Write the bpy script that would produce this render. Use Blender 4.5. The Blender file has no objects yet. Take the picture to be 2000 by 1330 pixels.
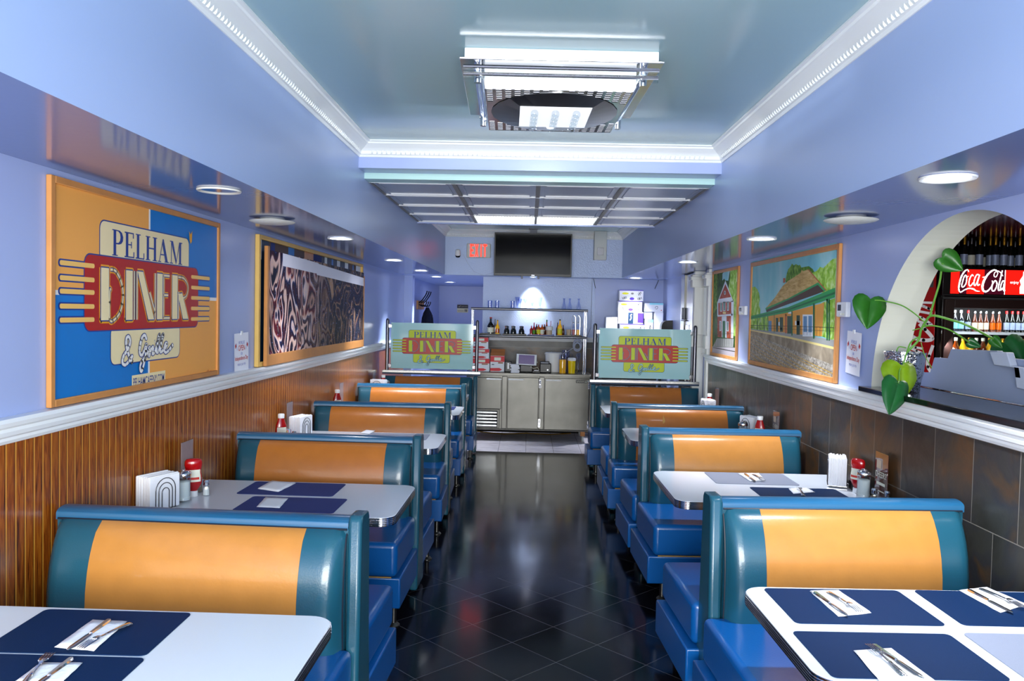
import bpy, bmesh, math, random
from mathutils import Vector, Matrix
from mathutils.geometry import tessellate_polygon
random.seed(7)
S = bpy.context.scene
COL = S.collection
PI = math.pi

# ------------------------------------------------------------------ camera
CAM_H, FOC = 1.70, 1551.9
YAW, PITCH, ROLL = .0203, -.0352, .0211
_cy, _sy, _cp, _sp, _cr, _sr = math.cos(YAW), math.sin(YAW), math.cos(PITCH), math.sin(PITCH), math.cos(ROLL), math.sin(ROLL)
FW = Vector((-_sy*_cp, _cy*_cp, _sp)); R0 = Vector((_cy, _sy, 0)); U0 = R0.cross(FW)
RT = _cr*R0 + _sr*U0; UP = -_sr*R0 + _cr*U0
cam_d = bpy.data.cameras.new('camera'); cam = bpy.data.objects.new('camera', cam_d); COL.objects.link(cam)
cam.matrix_world = Matrix(((RT.x, UP.x, -FW.x, 0), (RT.y, UP.y, -FW.y, 0), (RT.z, UP.z, -FW.z, CAM_H), (0, 0, 0, 1)))
cam_d.sensor_width = 36; cam_d.lens = FOC*36/2000; cam_d.clip_start = .02
S.camera = cam
def P(u, v, ax, val):
    """point of the room seen at photo position u,v that lies on the plane ax = val"""
    d = (u-1000)/FOC*RT - (v-665)/FOC*UP + FW
    i = 'xyz'.index(ax); o = Vector((0, 0, CAM_H))
    return o + d*((val-o[i])/d[i])

# ------------------------------------------------------------------ world, exposure, big lights
W = bpy.data.worlds.new('daylight'); S.world = W; W.use_nodes = True
bg = W.node_tree.nodes['Background']; bg.inputs[0].default_value = (.80, .90, 1, 1); bg.inputs[1].default_value = 1.2
S.view_settings.view_transform = 'Standard'; S.view_settings.look = 'None'
S.view_settings.exposure = 1.0; S.view_settings.gamma = 1; S.view_settings.use_curve_mapping = False
S.cycles.use_denoising = True; S.cycles.max_bounces = 7; S.cycles.diffuse_bounces = 4; S.cycles.glossy_bounces = 4
S.cycles.transmission_bounces = 6; S.cycles.caustics_reflective = False; S.cycles.caustics_refractive = False
S.cycles.sample_clamp_indirect = 6
def area(name, loc, size, sizey, energy, color, rot=(0, 0, 0), parent=None, spread=PI):
    l = bpy.data.lights.new(name, 'AREA'); l.shape = 'RECTANGLE'; l.size = size; l.size_y = sizey; l.energy = energy; l.color = color; l.spread = spread
    o = bpy.data.objects.new(name, l); COL.objects.link(o); o.location = loc; o.rotation_euler = rot; o.parent = parent; return o
# added fill light behind the camera, set in the unseen shop window
area('front_fill', (0, -1.45, 1.60), 3.0, 1.5, 175, (1, 1, .975), (PI/2, 0, 0))

# ------------------------------------------------------------------ materials
def lin(h):
    h = h.lstrip('#'); c = [int(h[i:i+2], 16)/255 for i in (0, 2, 4)]
    return tuple([(x/12.92 if x <= .04045 else ((x+.055)/1.055)**2.4) for x in c]+[1])
M = {}
def mat(name, color='#808080', rough=.5, metal=0, spec=.5, trans=0, emit=None, es=0, coat=0, var=0, vscale=8, bump=0, bscale=60, alpha=1, ior=1.45, stretch=(1, 1, 1)):
    m = bpy.data.materials.new(name); m.use_nodes = True; nt = m.node_tree; b = nt.nodes['Principled BSDF']
    I = b.inputs
    I['Base Color'].default_value = lin(color); I['Roughness'].default_value = rough; I['Metallic'].default_value = metal
    I['Specular IOR Level'].default_value = spec; I['Transmission Weight'].default_value = trans; I['IOR'].default_value = ior
    I['Coat Weight'].default_value = coat; I['Alpha'].default_value = alpha; I['Coat Roughness'].default_value = .08
    if emit: I['Emission Color'].default_value = lin(emit); I['Emission Strength'].default_value = es
    if var or bump:
        tc = nt.nodes.new('ShaderNodeTexCoord'); mp = nt.nodes.new('ShaderNodeMapping'); mp.inputs['Scale'].default_value = stretch
        nt.links.new(tc.outputs['Object'], mp.inputs[0])
    if var:
        n = nt.nodes.new('ShaderNodeTexNoise'); n.inputs['Scale'].default_value = vscale; n.inputs['Detail'].default_value = 6
        mx = nt.nodes.new('ShaderNodeMix'); mx.data_type = 'RGBA'
        c = lin(color); mx.inputs[6].default_value = tuple([x*(1-var) for x in c[:3]]+[1]); mx.inputs[7].default_value = tuple([min(1, x*(1+var)) for x in c[:3]]+[1])
        nt.links.new(mp.outputs[0], n.inputs[0]); nt.links.new(n.outputs[0], mx.inputs[0]); nt.links.new(mx.outputs[2], I['Base Color'])
    if bump:
        n = nt.nodes.new('ShaderNodeTexNoise'); n.inputs['Scale'].default_value = bscale; n.inputs['Detail'].default_value = 3
        bp = nt.nodes.new('ShaderNodeBump'); bp.inputs['Strength'].default_value = bump; bp.inputs['Distance'].default_value = .01
        nt.links.new(mp.outputs[0], n.inputs[0]); nt.links.new(n.outputs[0], bp.inputs['Height']); nt.links.new(bp.outputs[0], I['Normal'])
    M[name] = m; return m
def nodes(m):
    nt = m.node_tree; return nt, nt.nodes['Principled BSDF'], (lambda t: nt.nodes.new('ShaderNode'+t)), nt.links.new
def ramp(nt, stops, interp='LINEAR'):
    r = nt.nodes.new('ShaderNodeValToRGB'); r.color_ramp.interpolation = interp; e = r.color_ramp.elements
    while len(e) < len(stops): e.new(.5)
    for i, (p, c) in enumerate(stops): e[i].position = p; e[i].color = lin(c)
    return r

mat('wall_paint', '#a6b6e1', .30, bump=.03, bscale=40, spec=.5)
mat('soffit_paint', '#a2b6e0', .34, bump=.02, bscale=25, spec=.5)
mat('soffit_shaded_gloss', '#7385b8', .12, bump=.02, bscale=25, spec=.65)  # underside shade darkened into the paint colour so reflections stand out
mat('ceiling_paint', '#a2c3cb', .16, bump=.03, bscale=8, spec=.5, stretch=(.3, 2, 1))
mat('mint_paint', '#bfe6e0', .3)
mat('white_trim', '#eef2f2', .3)
mat('white_paint', '#e9ece6', .45)
mat('cream_jamb', '#dcded2', .5)
mat('silver_paint', '#a3b2d2', .38, metal=.25, bump=.35, bscale=90, var=.08, vscale=120)
mat('teal_vinyl', '#1b5164', .27, spec=.6, bump=.05, bscale=160, coat=.25)
mat('cap_vinyl', '#1f5c82', .28, spec=.6, coat=.2)
mat('blue_vinyl', '#08559b', .3, spec=.55, bump=.06, bscale=130, coat=.2)
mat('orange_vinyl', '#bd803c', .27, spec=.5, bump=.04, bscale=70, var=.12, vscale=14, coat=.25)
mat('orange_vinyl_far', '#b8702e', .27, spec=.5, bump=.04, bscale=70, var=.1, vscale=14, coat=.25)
mat('piping', '#16202e', .5)
mat('tan_edge', '#c79a4c', .6)
mat('laminate', '#dfe5ec', .22, spec=.5, var=.03, vscale=300)
mat('chrome', '#d9dbe0', .13, metal=1)
mat('steel', '#5c5b57', .34, metal=.95, var=.3, vscale=5, bump=.03, bscale=12)
mat('steel_dark', '#6d6e74', .3, metal=1)
mat('dark_steel', '#3d3f46', .35, metal=.8)
mat('mat_blue', '#07284e', .65, spec=.12, bump=.25, bscale=500)
mat('mat_purple', '#35437c', .65, spec=.15, bump=.2, bscale=500)
mat('mat_grey', '#8c93a4', .5, bump=.2, bscale=500)
mat('napkin', '#f6f8fd', .8, bump=.2, bscale=60)
mat('paper', '#f0f2fb', .8)
mat('ketchup', '#a80a10', .18, coat=.5)
mat('label_white', '#e9ead8', .5)
mat('white_plastic', '#f0f3f5', .35)
mat('black_plastic', '#0c0d10', .35)
mat('black_gloss', '#020203', .12, spec=.25)
def clear(name, tint, ior=1.4):
    m = mat(name, '#ffffff'); nt = m.node_tree; nt.nodes.remove(nt.nodes['Principled BSDF'])
    N = lambda t: nt.nodes.new('ShaderNode'+t); tr = N('BsdfTransparent'); tr.inputs[0].default_value = lin(tint); gl = N('BsdfGlossy'); gl.inputs['Roughness'].default_value = .03
    fr = N('LayerWeight'); pw_ = N('Math'); pw_.operation = 'POWER'; pw_.inputs[1].default_value = 3; sc = N('Math'); sc.operation = 'MULTIPLY_ADD'; sc.inputs[1].default_value = .55; sc.inputs[2].default_value = .05; mx = N('MixShader'); nt.links.new(fr.outputs[1], pw_.inputs[0]); nt.links.new(pw_.outputs[0], sc.inputs[0]); nt.links.new(sc.outputs[0], mx.inputs[0]); nt.links.new(tr.outputs[0], mx.inputs[1]); nt.links.new(gl.outputs[0], mx.inputs[2])
    nt.links.new(mx.outputs[0], nt.nodes['Material Output'].inputs[0])
clear('glass', '#f4f8fa', 1.5); clear('blue_glass', '#e9edfb', 1.6)
mat('sugar', '#fbfbf6', .8)
mat('pepper', '#857a6c', .9)
mat('mint_glass', '#a5d2d6', .06, spec=.55)
mat('lime', '#b9cb12', .4)
mat('logo_red', '#b3261c', .35)
mat('logo_blue', '#1b3a8c', .4)
mat('logo_navy', '#173a6c', .4)
mat('logo_grey', '#9fa9a2', .4)
mat('art_orange', '#f7ad52', .45)
mat('art_blue', '#0478c8', .4, var=.06, vscale=6)
mat('art_cream', '#f5e3b0', .45, var=.06, vscale=9)
mat('art_white', '#f4f2ec', .5)
mat('art_red', '#b5190f', .4, var=.12, vscale=6)
mat('art_yellow', '#f0a617', .4)
mat('art_gold', '#f7c66a', .4)
mat('oak', '#c98a4c', .4, var=.2, vscale=10, stretch=(1, 1, 1))
mat('pine', '#d9b15f', .45, var=.12, vscale=10)
mat('black_granite', '#0b0c10', .1)
mat('aluminium', '#c6c7c4', .25, metal=.9, var=.1, vscale=10)
mat('red_plastic', '#c31414', .35)
mat('exit_red', '#ff4030', .5, emit='#ff3a2c', es=1.1)
mat('exit_face', '#cfd3cf', .4)
mat('lamp_glow', '#ffffff', .5, emit='#eef0ff', es=12)
mat('lamp_soft', '#ffffff', .5, emit='#f2f8ff', es=.38)
mat('lamp_lens', '#ffffff', .5, emit='#eef6f4', es=2.6)
mat('lamp_lens_dim', '#ffffff', .5, emit='#e4eeee', es=.45)  # dimmer copy that shades one face of every lens rib
mat('tile_panel', '#aab4c6', .35)
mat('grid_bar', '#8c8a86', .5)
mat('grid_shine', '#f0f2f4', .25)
mat('leaf', '#27661c', .35, var=.25, vscale=25)
mat('leaf_yellow', '#769a16', .35, var=.25, vscale=18)
mat('leaf_dark', '#1c5a2c', .35, var=.25, vscale=25)
mat('vine', '#5f9a3a', .45)
mat('foil', '#e2e6ee', .12, metal=1, bump=1.0, bscale=45)
mat('grey_laminate', '#8f9cb8', .35)
mat('grey_laminate_light', '#b9c3d8', .35)
mat('coke_red', '#d0140c', .3, emit='#e0140c', es=.9)
mat('coke_dark', '#3a0a1c', .3, emit='#4a0a20', es=.35)
mat('coke_white', '#ffffff', .4, emit='#ffffff', es=1.1)
mat('cooler_black', '#0b0708', .3)
mat('cooler_red', '#a20b10', .3)
mat('cooler_brown', '#22120f', .4)
mat('bar_ceiling', '#4b1a22', .12, var=.5, vscale=3)
mat('bar_wall', '#15131a', .6)
mat('amber', '#7c3309', .12, trans=.4, coat=.5)
mat('dark_bottle', '#0c110d', .1, coat=.5)
mat('brown_bottle', '#4a1e08', .12, coat=.5)
mat('yellow_liquid', '#d9a812', .15, coat=.4, emit='#e0a010', es=.15)  # faint glow put into the liquid colour
mat('gold_foil', '#c9962e', .3, metal=.9)
mat('orange_sauce', '#c2560e', .2, coat=.4)
mat('yellow_plastic', '#edd00a', .35)
mat('box_white', '#e9ebf2', .6)
mat('box_red', '#d92a35', .5)
mat('cardboard', '#a4683c', .8)
mat('box_purple', '#4b2fa8', .5)
mat('box_yellow', '#e0dc28', .5)
mat('box_cyan', '#8fdbe8', .5)
mat('box_navy', '#10304f', .5)
mat('ink', '#1c1f28', .6)
mat('screen_glow', '#2a2238', .2, emit='#4a3f66', es=.5, var=.6, vscale=120)
mat('tray_black', '#0b0b10', .35)
mat('tray_brown', '#22120f', .35)
mat('tray_blue', '#16348c', .35)
mat('coat_black', '#0c1022', .8, bump=.4, bscale=12)
mat('skin_beige', '#c9b6a0', .6)
mat('iron', '#141518', .4, metal=.6)
mat('rubber_grey', '#b8bcb8', .5)
mat('wire_grey', '#9ba3b8', .5)
mat('brass', '#8e6a22', .3, metal=.9)
mat('text_red', '#c8382e', .6)
mat('text_blue', '#5d6fc0', .6)
mat('card_red', '#7d3a30', .35)
mat('card_grey', '#8d8287', .3, var=.2, vscale=20)
mat('orange_wood', '#b5753a', .5)
mat('under_dark', '#0c0a0c', .8)
mat('mirror', '#dfe6ee', .03, metal=1)
mat('green_cap', '#3f8a12', .4)
mat('pink_paper', '#e78bb4', .6)
mat('yellow_paper', '#e5d878', .6)
mat('sign_dark', '#3c3a3e', .5)
mat('sign_cream', '#efe6b8', .5)

def special():
    # beadboard
    m = mat('beadboard', '#8a4a14', .3, coat=.2); nt, b, N, L = nodes(m)
    tc = N('TexCoord'); sx = N('SeparateXYZ'); L(tc.outputs['Object'], sx.inputs[0])
    mp = N('Mapping'); mp.inputs['Scale'].default_value = (1, 16, 1.3); L(tc.outputs['Object'], mp.inputs[0])
    n = N('TexNoise'); n.inputs['Scale'].default_value = 5; n.inputs['Detail'].default_value = 8; n.inputs['Distortion'].default_value = 1.2; L(mp.outputs[0], n.inputs[0])
    r = ramp(nt, [(.28, '#4a1c05'), (.47, '#8c4410'), (.62, '#a85f18'), (.8, '#6b2f08')]); L(n.outputs[0], r.inputs[0])
    def pulse(period, width, off=0):
        a = N('Math'); a.operation = 'ADD'; L(sx.outputs[1], a.inputs[0]); a.inputs[1].default_value = 50+off
        q = N('Math'); q.operation = 'MODULO'; L(a.outputs[0], q.inputs[0]); q.inputs[1].default_value = period
        c = N('Math'); c.operation = 'LESS_THAN'; L(q.outputs[0], c.inputs[0]); c.inputs[1].default_value = width; return c
    g1 = pulse(.052, .0035); g2 = pulse(.052, .007, -.0035)
    mx = N('Mix'); mx.data_type = 'RGBA'; L(g2.outputs[0], mx.inputs[0]); L(r.outputs[0], mx.inputs[6]); mx.inputs[7].default_value = lin('#d69437')  # golden highlight painted along each groove
    m2 = N('Mix'); m2.data_type = 'RGBA'; L(g1.outputs[0], m2.inputs[0]); L(mx.outputs[2], m2.inputs[6]); m2.inputs[7].default_value = lin('#3a1604')
    L(m2.outputs[2], b.inputs['Base Color'])
    bp = N('Bump'); bp.inputs['Strength'].default_value = .6; bp.inputs['Distance'].default_value = .004; bp.invert = True
    L(g1.outputs[0], bp.inputs['Height']); L(bp.outputs[0], b.inputs['Normal'])
    # slate
    m = mat('slate', '#33302c', .35); nt, b, N, L = nodes(m)
    tc = N('TexCoord'); sx = N('SeparateXYZ'); cx = N('CombineXYZ'); L(tc.outputs['Object'], sx.inputs[0])
    ad = N('Math'); ad.operation = 'ADD'; ad.inputs[1].default_value = .23; L(sx.outputs[2], ad.inputs[0])
    a2 = N('Math'); a2.operation = 'ADD'; a2.inputs[1].default_value = .14; L(sx.outputs[1], a2.inputs[0])
    L(a2.outputs[0], cx.inputs[0]); L(ad.outputs[0], cx.inputs[1])
    br = N('TexBrick'); br.inputs['Scale'].default_value = 1; br.inputs['Brick Width'].default_value = .32; br.inputs['Row Height'].default_value = .36
    br.inputs['Mortar Size'].default_value = .0025; br.inputs['Mortar Smooth'].default_value = .3; br.offset = .5
    br.inputs['Color1'].default_value = (0, 0, 0, 1); br.inputs['Color2'].default_value = (1, 1, 1, 1); br.inputs['Mortar'].default_value = (.5, .5, .5, 1)
    L(cx.outputs[0], br.inputs[0])
    n = N('TexNoise'); n.inputs['Scale'].default_value = 4.0; n.inputs['Detail'].default_value = 10; n.inputs['Distortion'].default_value = .5; L(tc.outputs['Object'], n.inputs[0])
    mm = N('Math'); mm.operation = 'MULTIPLY_ADD'; L(br.outputs[0], mm.inputs[0]); mm.inputs[1].default_value = .38; L(n.outputs[0], mm.inputs[2])
    sb = N('Math'); sb.operation = 'SUBTRACT'; L(mm.outputs[0], sb.inputs[0]); sb.inputs[1].default_value = .19
    r = ramp(nt, [(.25, '#1d1c1a'), (.42, '#33332e'), (.52, '#2c2c2e'), (.60, '#3e3327'), (.72, '#54391f'), (.82, '#33332e')]); L(sb.outputs[0], r.inputs[0])
    mx = N('Mix'); mx.data_type = 'RGBA'; L(br.outputs['Fac'], mx.inputs[0]); L(r.outputs[0], mx.inputs[6]); mx.inputs[7].default_value = lin('#77736a')
    L(mx.outputs[2], b.inputs['Base Color'])
    bp = N('Bump'); bp.inputs['Strength'].default_value = .5; bp.inputs['Distance'].default_value = .01; L(n.outputs[0], bp.inputs['Height']); L(bp.outputs[0], b.inputs['Normal'])
    # black diagonal floor tile
    m = mat('floor_tile', '#0b0c10', .08, spec=.48); nt, b, N, L = nodes(m)
    tc = N('TexCoord'); mp = N('Mapping'); mp.inputs['Location'].default_value = (-.17, -4.26, 0); L(tc.outputs['Object'], mp.inputs[0])
    ro = N('VectorRotate'); ro.rotation_type = 'Z_AXIS'; ro.inputs['Angle'].default_value = PI/4; L(mp.outputs[0], ro.inputs[0])
    br = N('TexBrick'); br.offset = 0; br.inputs['Scale'].default_value = 1; br.inputs['Brick Width'].default_value = .31; br.inputs['Row Height'].default_value = .31
    br.inputs['Mortar Size'].default_value = .0026; br.inputs['Mortar Smooth'].default_value = .2
    br.inputs['Color1'].default_value = lin('#07070b'); br.inputs['Color2'].default_value = lin('#14141b'); br.inputs['Mortar'].default_value = lin('#484951')
    L(ro.outputs[0], br.inputs[0]); L(br.outputs[0], b.inputs['Base Color'])
    n = N('TexNoise'); n.inputs['Scale'].default_value = 2.5; n.inputs['Detail'].default_value = 5; L(tc.outputs['Object'], n.inputs[0])
    mr = N('MapRange'); mr.inputs[3].default_value = .06; mr.inputs[4].default_value = .20; L(n.outputs[0], mr.inputs[0]); L(mr.outputs[0], b.inputs['Roughness'])
    # light marble floor
    m = mat('marble_floor', '#a9a8ae', .25); nt, b, N, L = nodes(m)
    tc = N('TexCoord'); br = N('TexBrick'); br.offset = 0; br.inputs['Scale'].default_value = 1; br.inputs['Brick Width'].default_value = .34; br.inputs['Row Height'].default_value = .6
    br.inputs['Mortar Size'].default_value = .002; br.inputs['Mortar'].default_value = lin('#6d6c70'); br.inputs['Color1'].default_value = (1, 1, 1, 1); br.inputs['Color2'].default_value = (.9, .9, .9, 1)
    L(tc.outputs['Object'], br.inputs[0]); mp = N('Mapping'); mp.inputs['Scale'].default_value = (2, 9, 1); L(tc.outputs['Object'], mp.inputs[0])
    n = N('TexNoise'); n.inputs['Scale'].default_value = 2; n.inputs['Detail'].default_value = 8; L(mp.outputs[0], n.inputs[0])
    r = ramp(nt, [(.3, '#bdb9c6'), (.5, '#f6f2fa'), (.7, '#dcd8e4')]); L(n.outputs[0], r.inputs[0])
    mx = N('Mix'); mx.data_type = 'RGBA'; mx.blend_type = 'MULTIPLY'; mx.inputs[0].default_value = 1; L(r.outputs[0], mx.inputs[6]); L(br.outputs[0], mx.inputs[7]); L(mx.outputs[2], b.inputs['Base Color'])
    # dark wave print
    m = mat('wave_print', '#202040', .5, spec=.15); nt, b, N, L = nodes(m)
    tc = N('TexCoord'); mp = N('Mapping'); mp.inputs['Scale'].default_value = (1, 1.0, .75); L(tc.outputs['Object'], mp.inputs[0])
    w = N('TexNoise'); w.inputs['Scale'].default_value = 2.3; w.inputs['Detail'].default_value = 1.2; w.inputs['Roughness'].default_value = .45; w.inputs['Distortion'].default_value = 1.9
    L(mp.outputs[0], w.inputs[0])
    r = ramp(nt, [(.22, '#f0d8cc'), (.30, '#12142c'), (.37, '#141632'), (.39, '#e8c0ae'), (.43, '#f0cfc0'), (.445, '#4a1424'), (.49, '#121430'), (.51, '#1c2460'), (.525, '#f2ddd6'), (.555, '#e9b9a4'), (.57, '#7a1826'), (.61, '#14162e'), (.65, '#e0b09c'), (.69, '#12142c')]); L(w.outputs[0], r.inputs[0])
    r2 = ramp(nt, [(.30, '#b08e6c'), (.34, '#12142c'), (.42, '#1b1f30'), (.47, '#3a1a20'), (.50, '#9a7a5c'), (.52, '#14182a'), (.60, '#101424'), (.64, '#8d6e56'), (.67, '#1c1c2c')]); L(w.outputs[0], r2.inputs[0])
    sx = N('SeparateXYZ'); L(tc.outputs['Object'], sx.inputs[0]); mr = N('MapRange'); mr.inputs[1].default_value = 6.0; mr.inputs[2].default_value = 7.0; L(sx.outputs[1], mr.inputs[0])
    mx = N('Mix'); mx.data_type = 'RGBA'; L(mr.outputs[0], mx.inputs[0]); L(r.outputs[0], mx.inputs[6]); L(r2.outputs[0], mx.inputs[7])
    n = N('TexNoise'); n.inputs['Scale'].default_value = 60; L(tc.outputs['Object'], n.inputs[0])
    r3 = ramp(nt, [(.66, '#000000'), (.7, '#ffffff')]); L(n.outputs[0], r3.inputs[0])
    m3 = N('Mix'); m3.data_type = 'RGBA'; L(r3.outputs[0], m3.inputs[0]); L(mx.outputs[2], m3.inputs[6]); m3.inputs[7].default_value = lin('#8fa0d8')
    L(m3.outputs[2], b.inputs['Base Color'])
    # painted foliage, sky, ballast
    def noisy(name, stops, sc, rough=.5, dist=.5, stretch=(1, 1, 1)):
        m = mat(name, '#808080', rough, spec=.15); nt, b, N, L = nodes(m); tc = N('TexCoord'); mp = N('Mapping'); mp.inputs['Scale'].default_value = stretch
        L(tc.outputs['Object'], mp.inputs[0])
        n = N('TexNoise'); n.inputs['Scale'].default_value = sc; n.inputs['Detail'].default_value = 7; n.inputs['Distortion'].default_value = dist; L(mp.outputs[0], n.inputs[0])
        r = ramp(nt, stops); L(n.outputs[0], r.inputs[0]); L(r.outputs[0], b.inputs['Base Color'])
    noisy('pt_sky', [(.3, '#6fb7c9'), (.5, '#8fd0d8'), (.62, '#b9dde0'), (.72, '#84bccb')], 2.2, stretch=(1, 1, .6))
    noisy('pt_tree', [(.3, '#2f5a1c'), (.5, '#5f8f2e'), (.7, '#9cc05a')], 26)
    noisy('pt_tree_light', [(.3, '#5f9a2a'), (.5, '#9fcf4e'), (.7, '#d4ecaa')], 20)
    noisy('pt_tree_dark', [(.3, '#18330f'), (.5, '#2f5a1a'), (.7, '#57802a')], 16, stretch=(1, 2, .7))
    noisy('pt_ballast', [(.3, '#6b665e'), (.5, '#a09a8e'), (.7, '#cfc9bd')], 60)
    noisy('pt_brick', [(.3, '#7d2c1a'), (.5, '#a84a30'), (.7, '#bf6a4c')], 60)
    noisy('pt_roof', [(.3, '#a8894e'), (.5, '#c7a867'), (.7, '#d9bf86')], 12, stretch=(1, 1, 5))
    noisy('pt_platform', [(.3, '#7d7260'), (.5, '#9a8d78'), (.7, '#b3a790')], 10)
special()
for n_, c_ in dict(pt_brown='#4a3220', pt_green='#2f9a52', pt_green_dark='#16693a', pt_ochre='#e0a03c', pt_door='#2c4a30', pt_rail='#b99a52', pt_tie='#857664', pt_line='#2b2b26', pt_pale='#dfe8ee', pt_poster='#5f8fb8', pt_chimney='#b85a34', pt_edge='#e3d28a', pt_grey='#9a9c98', pt_road='#b4aeb4').items():
    mat(n_, c_, .5)

# ------------------------------------------------------------------ mesh helpers
class MB:
    def __init__(s): s.v = []; s.f = []; s.m = []
    def add(s, vs, fs, mi=0):
        o = len(s.v); s.v += [tuple(p) for p in vs]
        for f in fs: s.f.append([i+o for i in f]); s.m.append(mi)
        return s
    def box(s, x0, y0, z0, x1, y1, z1, mi=0, mx=None):
        x0, x1 = min(x0, x1), max(x0, x1); y0, y1 = min(y0, y1), max(y0, y1); z0, z1 = min(z0, z1), max(z0, z1)
        vs = [Vector(p) for p in ((x0, y0, z0), (x1, y0, z0), (x1, y1, z0), (x0, y1, z0), (x0, y0, z1), (x1, y0, z1), (x1, y1, z1), (x0, y1, z1))]
        if mx is not None: vs = [mx @ p for p in vs]
        return s.add(vs, [(0, 3, 2, 1), (4, 5, 6, 7), (0, 1, 5, 4), (1, 2, 6, 5), (2, 3, 7, 6), (3, 0, 4, 7)], mi)
    def lathe(s, prof, c=(0, 0, 0), n=20, mi=0, sx=1, sy=1, caps=True, mx=None):
        vs = []
        for r, z in prof:
            for k in range(n):
                a = 2*PI*k/n; vs.append(Vector((c[0]+r*sx*math.cos(a), c[1]+r*sy*math.sin(a), c[2]+z)))
        if mx is not None: vs = [mx @ p for p in vs]
        fs = []
        for i in range(len(prof)-1):
            for k in range(n):
                k2 = (k+1) % n; fs.append((i*n+k, i*n+k2, (i+1)*n+k2, (i+1)*n+k))
        if caps: fs.append(tuple(reversed(range(n)))); fs.append(tuple((len(prof)-1)*n+k for k in range(n)))
        return s.add(vs, fs, mi)
    def tube(s, pts, r, n=8, mi=0, closed=False):
        pts = [Vector(p) for p in pts]; L = len(pts); rs = r if isinstance(r, (list, tuple)) else [r]*L
        nrm = None; vs = []
        for i in range(L):
            if closed: t = pts[(i+1) % L]-pts[i-1]
            else: t = pts[min(i+1, L-1)]-pts[max(i-1, 0)]
            t = t.normalized() if t.length > 1e-9 else Vector((0, 0, 1))
            if nrm is None:
                nrm = t.orthogonal().normalized()
            else:
                nrm = nrm - t*nrm.dot(t); nrm = nrm.normalized() if nrm.length > 1e-6 else t.orthogonal().normalized()
            b = t.cross(nrm)
            for k in range(n):
                a = 2*PI*k/n; vs.append(pts[i]+(nrm*math.cos(a)+b*math.sin(a))*rs[i])
        fs = []
        for i in range(L if closed else L-1):
            j = (i+1) % L
            for k in range(n): k2 = (k+1) % n; fs.append((i*n+k, i*n+k2, j*n+k2, j*n+k))
        if not closed: fs.append(tuple(reversed(range(n)))); fs.append(tuple((L-1)*n+k for k in range(n)))
        return s.add(vs, fs, mi)
    def cyl(s, a, b, r, n=12, mi=0): return s.tube([a, b], r, n, mi)
    def extr(s, prof, axis, a0, a1, mi=0, caps=True):
        """closed 2D profile swept along an axis; profile coordinates are the other two axes in order"""
        def pt(p, a):
            return {'x': (a, p[0], p[1]), 'y': (p[0], a, p[1]), 'z': (p[0], p[1], a)}[axis]
        n = len(prof); vs = [pt(p, a0) for p in prof]+[pt(p, a1) for p in prof]
        fs = [(k, (k+1) % n, n+(k+1) % n, n+k) for k in range(n)]
        if caps:
            for t in tessellate_polygon([[Vector((p[0], p[1], 0)) for p in prof]]):
                fs.append(tuple(t)); fs.append(tuple(n+i for i in reversed(t)))
        return s.add(vs, fs, mi)
    def build(s, name, mats, parent=None, loc=None, rotz=0, bevel=0, seg=2, sharp=38, sub=0):
        me = bpy.data.meshes.new(name); me.from_pydata(s.v, [], s.f)
        for m in (mats if isinstance(mats, (list, tuple)) else [mats]): me.materials.append(M[m])
        me.polygons.foreach_set('material_index', s.m); me.update()
        bm = bmesh.new(); bm.from_mesh(me); bmesh.ops.recalc_face_normals(bm, faces=bm.faces); bm.to_mesh(me); bm.free()
        me.polygons.foreach_set('use_smooth', [True]*len(me.polygons))
        try: me.set_sharp_from_angle(angle=math.radians(sharp))
        except Exception: pass
        o = bpy.data.objects.new(name, me); COL.objects.link(o)
        if parent is not None: o.parent = parent
        if loc is not None: o.location = loc
        o.rotation_euler.z = rotz
        if bevel:
            b = o.modifiers.new('bevel', 'BEVEL'); b.width = bevel; b.segments = seg; b.limit_method = 'ANGLE'; b.angle_limit = math.radians(40); b.harden_normals = False
        if sub:
            b = o.modifiers.new('sub', 'SUBSURF'); b.levels = sub; b.render_levels = sub
        return o
def tag(o, label=None, cat=None, group=None, kind=None):
    if label: o['label'] = label
    if cat: o['category'] = cat
    if group: o['group'] = group
    if kind: o['kind'] = kind
    return o
def thing(name, label, cat, loc=(0, 0, 0), rotz=0, group=None):
    o = bpy.data.objects.new(name, None); COL.objects.link(o); o.location = loc; o.rotation_euler = (0, 0, rotz)
    o.empty_display_size = .05
    return tag(o, label, cat, group)
def struct(name, mb, mats, **k):
    o = mb.build(name, mats, **k); o['kind'] = 'structure'; return o
def copy_tree(o, parent=None):
    c = o.copy(); COL.objects.link(c)
    if parent is not None: c.parent = parent
    for ch in list(o.children): copy_tree(ch, c)
    return c
class Proto:
    """first use hands out the original, later uses hand out copies with copied parts"""
    def __init__(s, fn): s.fn = fn; s.o = None
    def put(s, loc, rotz=0, label=None, group=None, cat=None):
        if s.o is None: s.o = s.fn(); o = s.o
        else: o = copy_tree(s.o)
        o.location = loc; o.rotation_euler = (0, 0, rotz)
        if label: o['label'] = label
        if group: o['group'] = group
        elif 'group' in o: del o['group']
        if cat: o['category'] = cat
        return o
_tx = {}
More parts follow.
